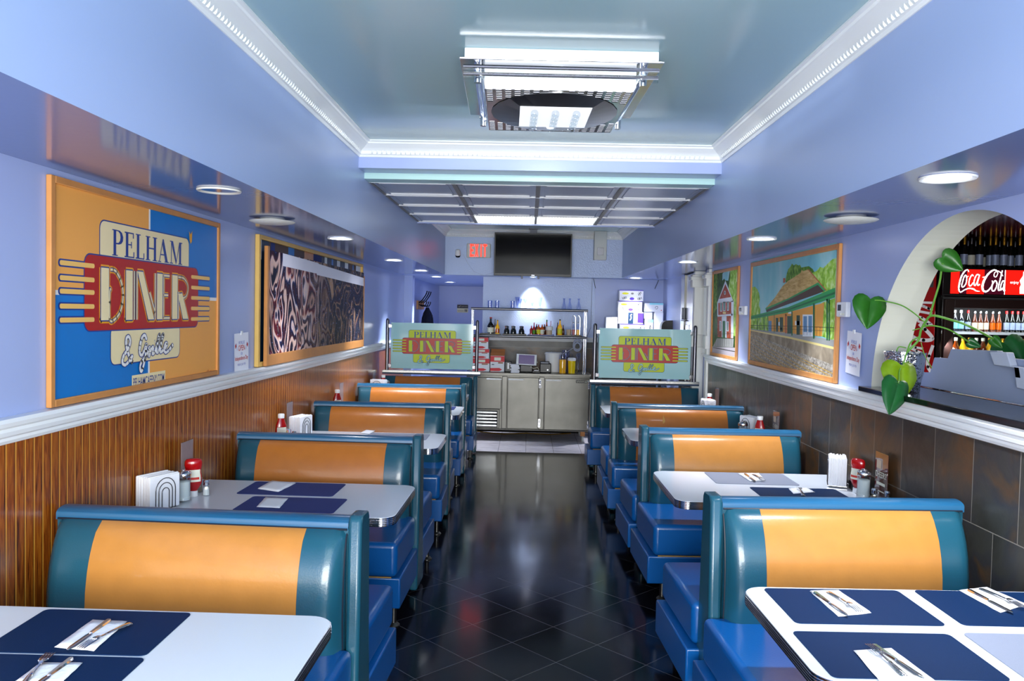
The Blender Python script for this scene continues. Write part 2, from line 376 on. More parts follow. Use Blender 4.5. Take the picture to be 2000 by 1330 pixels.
def text_tris(body, bold=0):
    k = (body, bold)
    if k not in _tx:
        c = bpy.data.curves.new('t', 'FONT'); c.body = body; c.offset = bold; c.resolution_u = 3
        o = bpy.data.objects.new('t', c); COL.objects.link(o); bpy.context.view_layer.update()
        me = bpy.data.meshes.new_from_object(o.evaluated_get(bpy.context.evaluated_depsgraph_get()))
        vs = [(v.co.x, v.co.y) for v in me.vertices]; fs = [tuple(p.vertices) for p in me.polygons]
        bpy.data.objects.remove(o); bpy.data.curves.remove(c); bpy.data.meshes.remove(me)
        x0 = min(p[0] for p in vs); x1 = max(p[0] for p in vs); y0 = min(p[1] for p in vs); y1 = max(p[1] for p in vs)
        _tx[k] = ([((p[0]-x0)/(x1-x0), (p[1]-y0)/(y1-y0)) for p in vs], fs)
    return _tx[k]
class Art(MB):
    """flat picture; fn(a, b, lift) gives the point of the room"""
    def __init__(s, fn, step=.0009): super().__init__(); s.fn = fn; s.step = step
    def poly(s, pts, mi, layer=0):
        vs = [s.fn(a, b, layer*s.step) for a, b in pts]
        s.add(vs, [tuple(t) for t in tessellate_polygon([[Vector((a, b, 0)) for a, b in pts]])], mi)
    def rect(s, a0, b0, a1, b1, mi, layer=0): s.poly([(a0, b0), (a1, b0), (a1, b1), (a0, b1)], mi, layer)
    def rrect(s, a0, b0, a1, b1, r, mi, layer=0):
        pts = []
        for cx, cy, st in ((a1-r, b1-r, 0), (a0+r, b1-r, 1), (a0+r, b0+r, 2), (a1-r, b0+r, 3)):
            for k in range(6): t = PI/2*(st+k/5); pts.append((cx+r*math.cos(t), cy+r*math.sin(t)))
        s.poly(pts, mi, layer)
    def ell(s, cx, cy, rx, ry, mi, layer=0, n=20): s.poly([(cx+rx*math.cos(2*PI*k/n), cy+ry*math.sin(2*PI*k/n)) for k in range(n)], mi, layer)
    def stroke(s, pts, w, mi, layer=0, smooth=True, closed=False):
        if smooth and len(pts) > 2:
            q = []; L = len(pts)
            rng = range(L if closed else L-1)
            for i in rng:
                p0 = pts[(i-1) % L] if closed else pts[max(i-1, 0)]; p1 = pts[i]; p2 = pts[(i+1) % L]; p3 = pts[(i+2) % L] if closed else pts[min(i+2, L-1)]
                for k in range(5):
                    t = k/5
                    q.append(tuple(.5*((2*p1[j])+(-p0[j]+p2[j])*t+(2*p0[j]-5*p1[j]+4*p2[j]-p3[j])*t*t+(-p0[j]+3*p1[j]-3*p2[j]+p3[j])*t**3) for j in (0, 1)))
            q.append(pts[0] if closed else pts[-1]); pts = q
        ws = w if isinstance(w, (list, tuple)) else None
        L = len(pts)
        for i in range(L-1):
            (a, b), (c, d) = pts[i], pts[i+1]; l = math.hypot(c-a, d-b)
            if l < 1e-9: continue
            def wd(t):
                if ws is None: return w/2
                x = t*(len(ws)-1); k = min(int(x), len(ws)-2); return (ws[k]+(ws[k+1]-ws[k])*(x-k))/2
            h0, h1 = wd(i/(L-1)), wd((i+1)/(L-1)); nx, ny = -(d-b)/l, (c-a)/l
            s.add([s.fn(a+nx*h0, b+ny*h0, layer*s.step), s.fn(a-nx*h0, b-ny*h0, layer*s.step), s.fn(c-nx*h1, d-ny*h1, layer*s.step), s.fn(c+nx*h1, d+ny*h1, layer*s.step)], [(0, 1, 2, 3)], mi)
            if i: s.ell(a, b, h0, h0, mi, layer+.02*(i % 3), 8)
        return s
    def text(s, body, a0, b0, a1, b1, mi, layer=0, shear=0, bold=0):
        vs, fs = text_tris(body, bold)
        s.add([s.fn(a0+(a1-a0)*x+shear*(b1-b0)*y, b0+(b1-b0)*y, layer*s.step) for x, y in vs], fs, mi)
    def build(s, name, mats, parent=None, **k):
        me = bpy.data.meshes.new(name); me.from_pydata(s.v, [], s.f)
        for m in mats: me.materials.append(M[m])
        me.polygons.foreach_set('material_index', s.m); me.update()
        o = bpy.data.objects.new(name, me); COL.objects.link(o)
        if parent is not None: o.parent = parent
        return o
# ------------------------------------------------------------------ room shell
XL, XR, ZS, ZC = -1.80, 1.905, 2.203, 2.825
SL, SR = -1.168, 1.267        # inner faces of the two dropped soffits
YF = -1.6                     # shop front
ZB, ZT = 1.211, 1.302         # chair rail bottom and top
b = MB().box(-2.0, YF-.2, -.1, 2.1, 9.64, 0); struct('floor', b, 'floor_tile')
b = MB().box(-2.0, 9.64, -.1, 2.1, 16.1, .002); struct('floor.001', b, 'marble_floor')
b = MB().box(2.1, YF-.2, -.1, 6.2, 9.0, 0); struct('floor.002', b, 'marble_floor')
struct('wall_left', MB().box(XL-.12, YF, 0, XL, 15.9, ZS), 'wall_paint')
struct('wall_left.001', MB().box(XL, YF, 0, XL+.012, 11.38, ZB), 'beadboard')
# right wall with its arched opening
b = MB(); AY, AR, AZ, T = 3.545, .885, 1.30, .19
def wall_right_box(y0, y1, z0, z1): b.box(XR, y0, z0, XR+T, y1, z1)
wall_right_box(YF, AY-AR, 0, ZS); wall_right_box(AY+AR, 8.36, 0, ZS); wall_right_box(AY-AR, AY+AR, 0, AZ)
N_ = 56; arc = [(AY-AR*math.cos(PI*k/N_), AZ+AR*math.sin(PI*k/N_)) for k in range(N_+1)]
for (y0, z0), (y1, z1) in zip(arc, arc[1:]):
    b.add([(x, y, z) for x in (XR, XR+T) for y, z in ((y0, z0), (y1, z1), (y1, ZS), (y0, ZS))], [(0, 1, 2, 3), (7, 6, 5, 4)], 0)
    b.add([(XR, y0, z0), (XR, y1, z1), (XR+T, y1, z1), (XR+T, y0, z0)], [(0, 1, 2, 3)], 1)
struct('wall_right', b, ['wall_paint', 'cream_jamb'], sharp=20)
struct('wall_right.001', MB().box(XR-.012, YF, 0, XR, 8.36, ZB), 'slate')
struct('wall_right.002', MB().box(XR, 9.86, 0, XR+.12, 11.5, ZS), 'wall_paint')
struct('wall_right.003', MB().box(XR+.04, 8.36, 0, XR+.19, 9.86, ZS), 'wall_paint')
# back: header above the counter, wall behind it, hall running on at the left
struct('wall_back', MB().box(-.658, 11.35, 0, XR, 11.47, 1.30, 1).box(-.658, 11.352, 1.30, .935, 11.47, ZS, 0).box(.935, 11.35, 1.30, XR, 11.47, ZS, 2), ['silver_paint', 'slate', 'wall_paint'])
struct('wall_back.001', MB().box(XL, 15.9, 0, -.5, 16.0, ZS), 'wall_paint')
struct('wall_hall', MB().box(-.658, 11.47, 0, -.54, 15.9, ZS), 'wall_paint')
struct('wall_header', MB().box(SL, 10.95, ZS, SR, 11.1, ZC), 'silver_paint')
struct('wall_pilaster', MB().box(XL, 11.42, 0, XL+.12, 11.62, ZS), 'wall_paint')
# ceilings
struct('ceiling', MB().box(SL, YF, ZC, SR, 5.5, ZC+.1), 'ceiling_paint')
struct('ceiling.001', MB().box(SL, 8.22, ZC, SR, 11.0, ZC+.1), 'ceiling_paint')
struct('ceiling.002', MB().box(XL, 11.1, ZS, XR, 16.0, ZS+.1).box(XL, 10.95, ZS, SL, 11.1, ZS+.1).box(SR, 10.95, ZS, XR, 11.1, ZS+.1), 'soffit_paint')
def soffit(name, x0, x1):
    b = MB().box(x0, YF, ZS, x1, 10.95, ZC); b.m[0] = 1; struct(name, b, ['soffit_paint', 'soffit_shaded_gloss'])
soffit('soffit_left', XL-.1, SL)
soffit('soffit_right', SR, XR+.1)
struct('ceiling_beam', MB().box(SL, 5.37, 2.653, SR, 5.56, ZC, 0), ['wall_paint'])
struct('ceiling_beam.001', MB().box(SL, 5.56, 2.612, SR, 5.72, ZC, 0), ['mint_paint'])
struct('ceiling_beam.002', MB().box(SL, 8.2, 2.60, SR, 8.26, ZC, 0), ['wall_paint'])
# unseen front wall behind the camera, its shop window assumed to carry the fill
struct('wall_front', MB().box(-2, YF-.15, 0, 2.1, YF, .5).box(-2, YF-.15, 2.45, 2.1, YF, 2.9).box(-2, YF-.15, .5, -1.6, YF, 2.45).box(1.6, YF-.15, .5, 2.1, YF, 2.45), 'wall_paint')
w1 = struct('window_1', MB().box(-1.6, YF-.1, .5, -1.52, YF-.04, 2.45).box(1.52, YF-.1, .5, 1.6, YF-.04, 2.45).box(-1.6, YF-.1, .5, 1.6, YF-.04, .58).box(-1.6, YF-.1, 2.37, 1.6, YF-.04, 2.45).box(-.03, YF-.1, .5, .03, YF-.04, 2.45), 'aluminium')
# chair rails
def rail_prof(x, s):   # s: into the room
    return [(x, ZB), (x+s*.016, ZB), (x+s*.022, ZB+.012), (x+s*.02, ZB+.022), (x+s*.034, ZB+.03), (x+s*.038, ZB+.045), (x+s*.034, ZB+.056), (x+s*.046, ZB+.064), (x+s*.05, ZB+.078), (x+s*.044, ZB+.091), (x, ZB+.091)]
struct('trim_1', MB().extr(rail_prof(XL, 1), 'y', YF, 11.38), 'white_trim', sharp=25)
struct('trim_2', MB().extr(rail_prof(XR, -1), 'y', YF, 8.44), 'white_trim', sharp=25)
struct('trim_3', MB().extr([(11.35, 1.30), (11.33, 1.30), (11.315, 1.33), (11.31, 1.365), (11.35, 1.37)], 'x', -.66, XR), 'white_trim')
# crown mouldings with a twisted-rope strip
def crown(name, x0, y0, x1, y1, nx, ny, beads=True):
    """runs from x0,y0 to x1,y1; nx,ny points into the room"""
    pr = [(0, -.10), (.006, -.10), (.012, -.086), (.02, -.082), (.024, -.062), (.034, -.05), (.05, -.04), (.066, -.026), (.076, -.022), (.080, -.012), (.094, -.008), (.094, 0), (0, 0)]
    L = math.hypot(x1-x0, y1-y0); tx, ty = (x1-x0)/L, (y1-y0)/L; b = MB(); n = len(pr)
    for e, (bx, by) in enumerate(((x0, y0), (x1, y1))):
        for o, h in pr:
            m = o*(1 if e == 0 else -1); b.v.append((bx+nx*o+tx*m, by+ny*o+ty*m, ZC+h))
    for k in range(n-1): b.f.append([k, k+1, n+k+1, n+k]); b.m.append(0)
    if beads:
        k = .1
        while k < L-.1:
            px, py = x0+tx*k, y0+ty*k; c = Vector((px+nx*.026, py+ny*.026, ZC-.072)); t = Vector((tx, ty, 0))*.009; q = Vector((nx*.004, ny*.004, .011)); o = Vector((nx, ny, -.4))*.005
            b.add([c-t-q, c-q+t*.2+o, c+t+q, c+q-t*.2+o, c-q*.2+o*1.6], [(0, 1, 4), (1, 2, 4), (2, 3, 4), (3, 0, 4)]); k += .032
    return struct(name, b, 'white_trim', sharp=25)
crown('trim_4', SL, YF, SL, 5.37, 1, 0); crown('trim_5', SR, YF, SR, 5.37, -1, 0); crown('trim_6', SL, 5.37, SR, 5.37, 0, -1)
crown('trim_7', SL, 8.26, SL, 10.95, 1, 0, False); crown('trim_8', SR, 8.26, SR, 10.95, -1, 0, False); crown('trim_9', SL, 10.95, SR, 10.95, 0, -1)
for nm in ('trim_5', 'trim_8'): pass
# suspended panel ceiling: four by four tiles
b = MB(); bars = MB(); GW = (SR-SL)/4; GY0 = 5.72; GH = (8.2-5.72)/4; ZG = 2.617
for i in range(4):
    for j in range(4):
        if j == 3 and i in (1, 2): continue
        x0, y0 = SL+i*GW, GY0+j*GH
        b.box(x0, y0, ZG+.004, x0+GW, y0+GH, ZG+.02, 0)
        x0 += .05; y0 += .05; x1, y1 = x0+GW-.10, y0+GH-.10       # raised rim of the tile
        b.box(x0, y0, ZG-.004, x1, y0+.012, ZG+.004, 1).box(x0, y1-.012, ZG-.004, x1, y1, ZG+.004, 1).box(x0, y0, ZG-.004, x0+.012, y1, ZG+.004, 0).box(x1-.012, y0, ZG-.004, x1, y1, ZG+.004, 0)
for i in range(5):
    x = SL+i*GW; bars.box(max(SL, x-.016), GY0, ZG-.006, min(SR, x+.016), 8.2, ZG+.004, 0)
for j in range(5):
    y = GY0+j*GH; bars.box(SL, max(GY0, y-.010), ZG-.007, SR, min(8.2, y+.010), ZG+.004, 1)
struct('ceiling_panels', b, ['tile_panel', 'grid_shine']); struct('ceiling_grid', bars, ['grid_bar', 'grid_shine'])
# ribbed lens light in the last row
t = thing('ceiling_light_panel', 'long ribbed fluorescent light panel set in the tiled ceiling before the television', 'ceiling light', (SL+2*GW, GY0+3.5*GH, ZG))
b = MB(); n = 44
for k in range(n):
    x = -GW+.02+(2*GW-.04)*k/n; w_ = (2*GW-.04)/n
    b.add([(x, -GH/2+.02, 0), (x+w_/2, -GH/2+.02, -.007), (x+w_, -GH/2+.02, 0), (x, GH/2-.02, 0), (x+w_/2, GH/2-.02, -.007), (x+w_, GH/2-.02, 0)], [(0, 1, 4, 3)], 0)
    b.f.append([len(b.v)-5, len(b.v)-4, len(b.v)-1, len(b.v)-2]); b.m.append(1)
b.build('diffuser', ['lamp_lens', 'lamp_lens_dim'], t, sharp=10)
MB().box(-GW+.01, -GH/2+.01, .0, GW-.01, GH/2-.01, .02).build('housing', 'white_plastic', t)
# recessed lights in the soffit undersides
def make_downlight(lit, r=.093):
    def f():
        t = thing('downlight', 'recessed light', 'downlight')
        b = MB().lathe([(r*.78, .0), (r*.82, -.004), (r*.97, -.007), (r, -.003), (r, .0)], n=32, caps=False); b.build('trim_ring', 'white_paint', t)
        if lit: MB().lathe([(r*.78, -.003), (.0005, -.006)], n=28, caps=False).build('lens', 'lamp_glow', t)
        else:
            MB().lathe([(r*.80, -.002), (r*.5, -.0016), (.0005, -.001)], n=28, caps=False).build('reflector', 'chrome', t)
        return t
    return f
DL = Proto(make_downlight(True)); G_ = 'recessed lights in the dropped soffits'
spots = [(-1.35, 5.65, 'over the dark wave print'), (-1.37, 8.0, 'past the wave print, left soffit'), (-1.36, 9.95, 'left soffit, beside the red exit sign'), (-1.36, 11.6, 'left, next after the exit sign'), (-1.366, 13.7, 'far left, deepest in the hall'),
         (1.45, 2.82, 'right soffit, above the arched opening'), (1.468, 5.1, 'right soffit, above the station painting'), (1.46, 7.4, 'right soffit, above the brick house painting'), (1.43, 10.8, 'right soffit, above the boxes by the back wall')]
for i, (x, y, w_) in enumerate(spots):
    o = DL.put((x, y, ZS-.001), 0, 'small round lit ceiling light, '+w_, G_, 'downlight')
    l = bpy.data.lights.new('downlight_lamp', 'SPOT'); l.energy = [30, 45, 60, 75, 60, 45, 30, 45, 55][i]; l.spot_size = 1.5; l.spot_blend = .7; l.shadow_soft_size = .05; l.color = (.88, .91, 1)
    lo = bpy.data.objects.new('downlight_lamp', l); COL.objects.link(lo); lo.location = (0, 0, -.02); lo.parent = o
DU = make_downlight(False)(); DU.location = (-1.35, 3.43, ZS-.001); tag(DU, 'unlit round recessed light with mirrored inside above the diner logo painting', 'downlight', G_)
def make_disc():
    t = thing('downlight', 'disc', 'downlight'); r = .128
    MB().lathe([(.0005, -.030), (r*.25, -.029), (r*.6, -.026), (r*.9, -.019), (r, -.012), (r*.97, -.009), (r*.6, -.012), (.0005, -.012)], n=36, caps=False).build('cover_disc', 'white_paint', t)
    MB().lathe([(r*.55, -.012), (r*.55, 0)], n=24, caps=False).build('collar', 'white_paint', t); return t
DD = Proto(make_disc)
DD.put((-1.477, 4.535, ZS-.001), 0, 'white disc ceiling light hanging slightly low above the wave print corner', G_)
DD.put((1.578, 3.97, ZS-.001), 0, 'white disc ceiling light hanging slightly low between arch and station painting', G_)
# added spot that makes the bright patch on the silver wall behind the television
o = Proto(make_downlight(True, .045)).put((.05, 11.15, ZS-.001), 0, 'added round spot behind the television brightening the silver wall', G_, 'downlight')
l = bpy.data.lights.new('downlight_lamp', 'SPOT'); l.energy = 55; l.spot_size = 1.15; l.spot_blend = 1; l.shadow_soft_size = .03; l.color = (.93, .95, 1)
lo = bpy.data.objects.new('downlight_lamp', l); COL.objects.link(lo); lo.location = (0, 0, -.02); lo.rotation_euler = (math.radians(27), 0, 0); lo.parent = o

# ------------------------------------------------------------------ chandelier
t = thing('ceiling_lamp', 'square mirrored crystal ceiling lamp with glass rods hanging from the teal ceiling', 'ceiling lamp', (.105, 3.90, ZC), math.radians(1.5))
MB().box(-.415, -.47, -.045, .415, .40, 0).build('ceiling_plate', 'white_plastic', t, bevel=.004)
MB().box(-.435, -.49, -.056, .435, .47, -.047).build('mirror_plate', 'chrome', t, bevel=.002)
# lower patterned plate with a square window
b = MB(); z = -.135
b.box(-.33, -.33, z, .33, .47, z+.006, 0)
for cx, cy in ((-1, -1), (1, -1), (-1, 1), (1, 1)):       # printed grid in the four corners
    for i in range(7):
        for j in range(7-i):
            x = cx*(.31-i*.042); y = .07+cy*(.385-j*.030); b.box(x-.013, y-.010, z-.0015, x+.013, y+.010, z, 1)
b.build('pattern_plate', ['chrome', 'steel_dark'], t)
b = MB()                                                  # curved polished shade around the window
for k in range(24):
    a0 = 2*PI*k/24; a1 = 2*PI*(k+1)/24
    def q(a, r): return (r*.31*math.cos(a), .07+r*.37*math.sin(a))
    def sq(a, h): m = max(abs(math.cos(a)), abs(math.sin(a))); return (h*.17*math.cos(a)/m, .07+h*.20*math.sin(a)/m)
    p0, p1, s0, s1 = q(a0, 1), q(a1, 1), sq(a0, 1), sq(a1, 1)
    b.add([(p0[0], p0[1], z-.003), (p1[0], p1[1], z-.003), (s1[0], s1[1], z-.022), (s0[0], s0[1], z-.022)], [(0, 1, 2, 3)])
b.build('polished_shade', 'steel_dark', t, sharp=60)
MB().box(-.17, -.13, z-.023, .17, .27, z-.019).build('light_window', 'lamp_soft', t)
MB().box(-.33, -.405, -.134, .33, -.40, -.058).box(-.33, -.40, -.136, .33, -.335, -.131).build('front_diffuser', 'lamp_soft', t)
for sx in (-.10, 0, .10):
    for k in range(5):
        b = MB().lathe([(.0005, -.019), (.011, -.0155), (.0175, -.008), (.019, 0), (.0175, .008), (.011, .0155), (.0005, .019)], n=12, caps=False)
        b.build('crystal_ball', 'glass', t, loc=(sx, -.08+k*.075, z-.043))
def rods(x0, y0, x1, y1, n, dx, dy):
    for k in range(n):
        MB().tube([(x0+dx*k, y0+dy*k, -.075-.013*k), (x1+dx*k, y1+dy*k, -.075-.013*k)], .0085, 8).build('glass_rod', 'glass' if k % 2 else 'chrome', t)
rods(-.37, -.44, -.37, .42, 4, .012, 0); rods(.37, -.44, .37, .42, 4, -.012, 0); rods(-.42, -.455, .42, -.455, 4, 0, .010); rods(-.38, .43, .38, .43, 2, 0, -.012)
for x in (-.36, .36):
    for y in (-.40, .40): MB().cyl((x, y, -.13), (x, y, -.05), .016, 12).build('holder', 'chrome', t)
for y in (-.26, .38):
    MB().lathe([(.0005, -.016), (.011, -.012), (.015, 0), (.011, .012), (.0005, .016)], (0, y, -.095), 12, caps=False).build('bulb', 'lamp_glow', t)
    l = bpy.data.lights.new('lamp_point', 'POINT'); l.energy = 13; l.shadow_soft_size = .05; l.color = (.97, .99, 1)
    o = bpy.data.objects.new('lamp_point', l); COL.objects.link(o); o.location = (0, y+.04, -.100); o.parent = t

# ------------------------------------------------------------------ booths
def bulge(z, top):      # backrest profile, depth in front of the centre line
    pts = [(.44, .150), (.50, .163), (.58, .170), (.66, .166), (.74, .152), (.81, .128), (.86, .100), (.89, .078), (top, .060)]
    for (a, p), (c, q) in zip(pts, pts[1:]):
        if z <= c: return p+(q-p)*(z-a)/(c-a)
    return .06
def make_booth(s, top=.93, double=True, fd=.66, rd=.62, w=1.17, far=False, screen=False):
    co, bo = (.022, .004) if s < 0 else (-.025, -.055)
    """origin on the floor under the aisle end; s=-1: seat runs to -x (left row), +1: to +x; front faces the camera"""
    def f():
        t = thing('booth_bench', 'booth', 'booth bench'); ct = top-.038
        X = lambda a: s*a
        zz = [.42+(ct-.42)*k/14 for k in range(15)]
        MB().box(X(.05), -.05, .10, X(w-.005), .05, ct).build('core_panel', 'teal_vinyl', t)
        if not screen:
            pr = [(.052*math.cos(a), top-.02+.02*math.sin(a)) for a in [PI*k/10 for k in range(11)]]+[(-.052, ct-.005), (.052, ct-.005)]
            MB().extr(pr, 'x', X(.052), X(w), 0).build('top_cap', 'cap_vinyl', t, sharp=30)
            b = MB()
            for y in (-.055, .055): b.tube([(X(.055), y, ct), (X(w-.01), y, ct)], .0045, 6)
            b.build('piping', 'piping', t)
        # aisle end panel, wider towards the floor
        h = top+.012 if not screen else top-.018
        pr = [(-.115, .015), (.115, .015), (.088, .35), (.066, h-.02), (.052, h), (-.052, h), (-.066, h-.02), (-.088, .35)]
        MB().extr([(y, z) for y, z in pr], 'x', X(0), X(.05)).build('end_panel', 'teal_vinyl', t, bevel=.014, seg=3)
        for d in ((-1, 1) if double else (-1,)):
            def pad(name, xa, xb, mt, ra=0, rb=0):
                n = max(3, int((xb-xa)/.02)); b = MB(); cols = []
                for i in range(n+1):
                    x = xa+(xb-xa)*i/n
                    k = 1
                    if ra: k *= min(1, .55+.45*math.sqrt(max(0, 1-(1-min(1, (x-xa)/ra))**2)))
                    if rb: k *= min(1, .55+.45*math.sqrt(max(0, 1-(1-min(1, (xb-x)/rb))**2)))
                    cols.append([(X(x), d*bulge(z, ct)*k, z) for z in zz])
                vs = [p for c in cols for p in c]; m = len(zz); fs = []
                for i in range(n):
                    for j in range(m-1): fs.append((i*m+j, i*m+j+1, (i+1)*m+j+1, (i+1)*m+j))
                o = len(vs)
                for i in (0, n): vs += [(cols[i][j][0], d*.045, zz[j]) for j in range(m)]
                for e, i in enumerate((0, n)):
                    for j in range(m-1): fs.append((i*m+j, i*m+j+1, o+e*m+j+1, o+e*m+j))
                fs.append([i*m+m-1 for i in range(n+1)]+[o+2*m-1, o+m-1]); fs.append([i*m for i in range(n+1)]+[o+m, o])
                b.add(vs, fs); b.build(name, mt, t, sharp=50)
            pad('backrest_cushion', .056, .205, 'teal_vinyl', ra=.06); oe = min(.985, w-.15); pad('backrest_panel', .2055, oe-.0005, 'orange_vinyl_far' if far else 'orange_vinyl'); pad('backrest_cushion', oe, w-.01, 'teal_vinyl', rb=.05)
            pts = [(X(.057), d*(bulge(z, ct)*.56+.003), z) for z in zz]
            MB().tube(pts, .0035, 6).build('piping', 'piping', t)
            dp = fd if d < 0 else rd
            b = MB(); nx_, ny_ = 8, 6                            # seat cushion with a slightly crowned top
            b.box(X(co), d*.075, .275, X(w-.01), d*dp, .462)
            b.build('seat_cushion', 'blue_vinyl', t, bevel=.028, seg=4)
            b = MB()
            b.tube([(X(co+.03), d*(dp-.016), .2725), (X(w-.25), d*(dp-.016), .2725)], .0032, 6)
            b.build('seat_piping', 'tan_edge', t)
            MB().box(X(bo), d*.05, .105, X(w-.01), d*(dp-.015), .270).build('seat_base', 'blue_vinyl', t, bevel=.007, seg=2)
            for lx in (.045, w-.12):
                MB().lathe([(.034, 0), (.034, .004), (.028, .010), (.017, .018), (.0155, .03), (.0155, .108)], (X(lx), d*(dp-.06), 0), 18).build('leg', 'steel', t)
        return t
    return f
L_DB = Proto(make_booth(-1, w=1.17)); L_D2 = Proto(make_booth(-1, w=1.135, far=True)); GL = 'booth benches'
L_DB.put((-.590, 2.925, 0), math.radians(-2.7), 'blue and orange two-sided booth bench nearest the camera below the diner logo painting', GL)
L_D2.put((-.632, 4.82, 0), math.radians(-1.6), 'blue and orange two-sided booth bench second from the front in the left row', GL)
o = L_D2.put((-.632, 6.60, 0), math.radians(1), 'blue and orange two-sided booth bench third from the front in the left row', GL)
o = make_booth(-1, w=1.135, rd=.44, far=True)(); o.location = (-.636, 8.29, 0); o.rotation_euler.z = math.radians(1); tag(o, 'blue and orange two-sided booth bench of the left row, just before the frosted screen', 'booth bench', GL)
make_booth(-1, top=.945, double=False, fd=.50, far=True, screen=True)()
lb = [x for x in COL.objects if x.parent is None and x.name.startswith('booth_bench')][-1]; lb.location = (-.598, 9.56, 0); tag(lb, 'one-sided blue and orange booth bench under the left frosted logo screen', 'booth bench', GL)
R_DB = Proto(make_booth(1, top=.945, fd=.69, rd=.66, w=1.078))
R_DB.put((.766, 3.335, 0), math.radians(3.4), 'blue and orange two-sided booth bench nearest the camera in the right row below the arch', GL)
R_DB.put((.770, 5.365, 0), math.radians(2.0), 'blue and orange two-sided booth bench below the station painting, second of the right row', GL)
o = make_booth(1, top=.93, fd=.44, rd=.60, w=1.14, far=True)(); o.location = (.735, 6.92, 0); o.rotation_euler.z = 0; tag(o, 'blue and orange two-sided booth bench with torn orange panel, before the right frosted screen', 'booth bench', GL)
pn = [c for c in o.children if c.name.startswith('backrest_panel')][0]
b = MB(); y0 = -(bulge(.80, .892)+.0015)                          # the worn tear in the orange panel
b.add([(.435, y0+.013, .855), (.445, y0+.004, .82), (.455, y0+.001, .79), (.446, y0-.008, .765), (.43, y0-.013, .745), (.415, y0-.017, .73), (.428, y0-.008, .77), (.43, y0+.002, .80)], [(0, 1, 2, 3, 4, 5, 6, 7)])
b.build('worn_patch', 'tan_edge', pn)['label'] = 'pale torn patch'
o = make_booth(1, top=.945, double=False, fd=.46, far=True, screen=True, w=1.19)(); o.location = (.705, 8.82, 0); tag(o, 'one-sided blue and orange booth bench under the right frosted logo screen', 'booth bench', GL)

# ------------------------------------------------------------------ tables
def make_table(s, w, d, rad=.075):
    def f():
        t = thing('diner_table', 'table', 'table')
        def outline(g):
            pts = []; r = rad
            a0, a1, b0, b1 = 0+g, w, -d/2+g, d/2-g          # a: from the aisle edge to the wall
            for cx, cy, st in ((a0+r, b1-r, 1), (a0+r, b0+r, 2)):
                for k in range(9): th = PI/2*(st+k/8); pts.append((cx+r*math.cos(th), cy+r*math.sin(th)))
            pts += [(a1, b0), (a1, b1)]
            return [(s*x, y) for x, y in pts]
        MB().extr(outline(.003), 'z', .715, .750).build('tabletop', 'laminate', t, bevel=.002)
        b = MB()
        for k in range(5):                                   # ribbed metal edge
            z0 = .709+k*.008; b.extr(outline(0 if k not in (0, 4) else .001), 'z', z0+.0012, z0+.0062)
        b.extr(outline(.002), 'z', .708, .7485)
        b.build('edge_band', 'chrome', t, sharp=30)
        MB().lathe([(.038, .02), (.038, .70)], (s*.55, 0, 0), 20).build('column', 'black_plastic', t)
        MB().lathe([(.24, 0), (.24, .012), (.10, .03), (.05, .05)], (s*.55, 0, 0), 28).build('base', 'black_plastic', t)
        MB().box(s*.35, -.2, .697, s*.75, .2, .708).build('bracket', 'black_plastic', t)
        return t
    return f
TG = 'diner tables'
def table(s, x, y, w, d, rz, label):
    o = make_table(s, w, d)(); o.location = (x, y, 0); o.rotation_euler.z = math.radians(rz); tag(o, label, 'table', TG); return o
table(-1, -.575, 2.06, 1.20, .71, -.5, 'white laminate table nearest the camera at the left wall under the diner logo painting')
table(-1, -.59, 3.93, 1.19, .70, -.9, 'white laminate table between first and second left benches, two purple-blue mats on it')
table(-1, -.607, 5.77, 1.16, .68, 0, 'white laminate table between second and third left benches, only its aisle corner showing')
table(-1, -.617, 7.56, 1.16, .70, 0, 'white laminate table between third and fourth left benches, a small corner showing')
table(-1, -.66, 8.91, 1.12, .44, 0, 'narrow white laminate table in front of the bench under the left frosted screen')
table(1, .775, 2.43, 1.095, .73, 1.5, 'white laminate table nearest the camera at the right, set with four placemats')
table(1, .776, 4.46, 1.10, .80, .5, 'white laminate table between first and second right benches below the station painting')
table(1, .795, 6.33, 1.09, .70, 0, 'white laminate table between second and third right benches, its corner showing')
table(1, .758, 7.96, 1.12, .70, 0, 'white laminate table between third right bench and the screened bench')
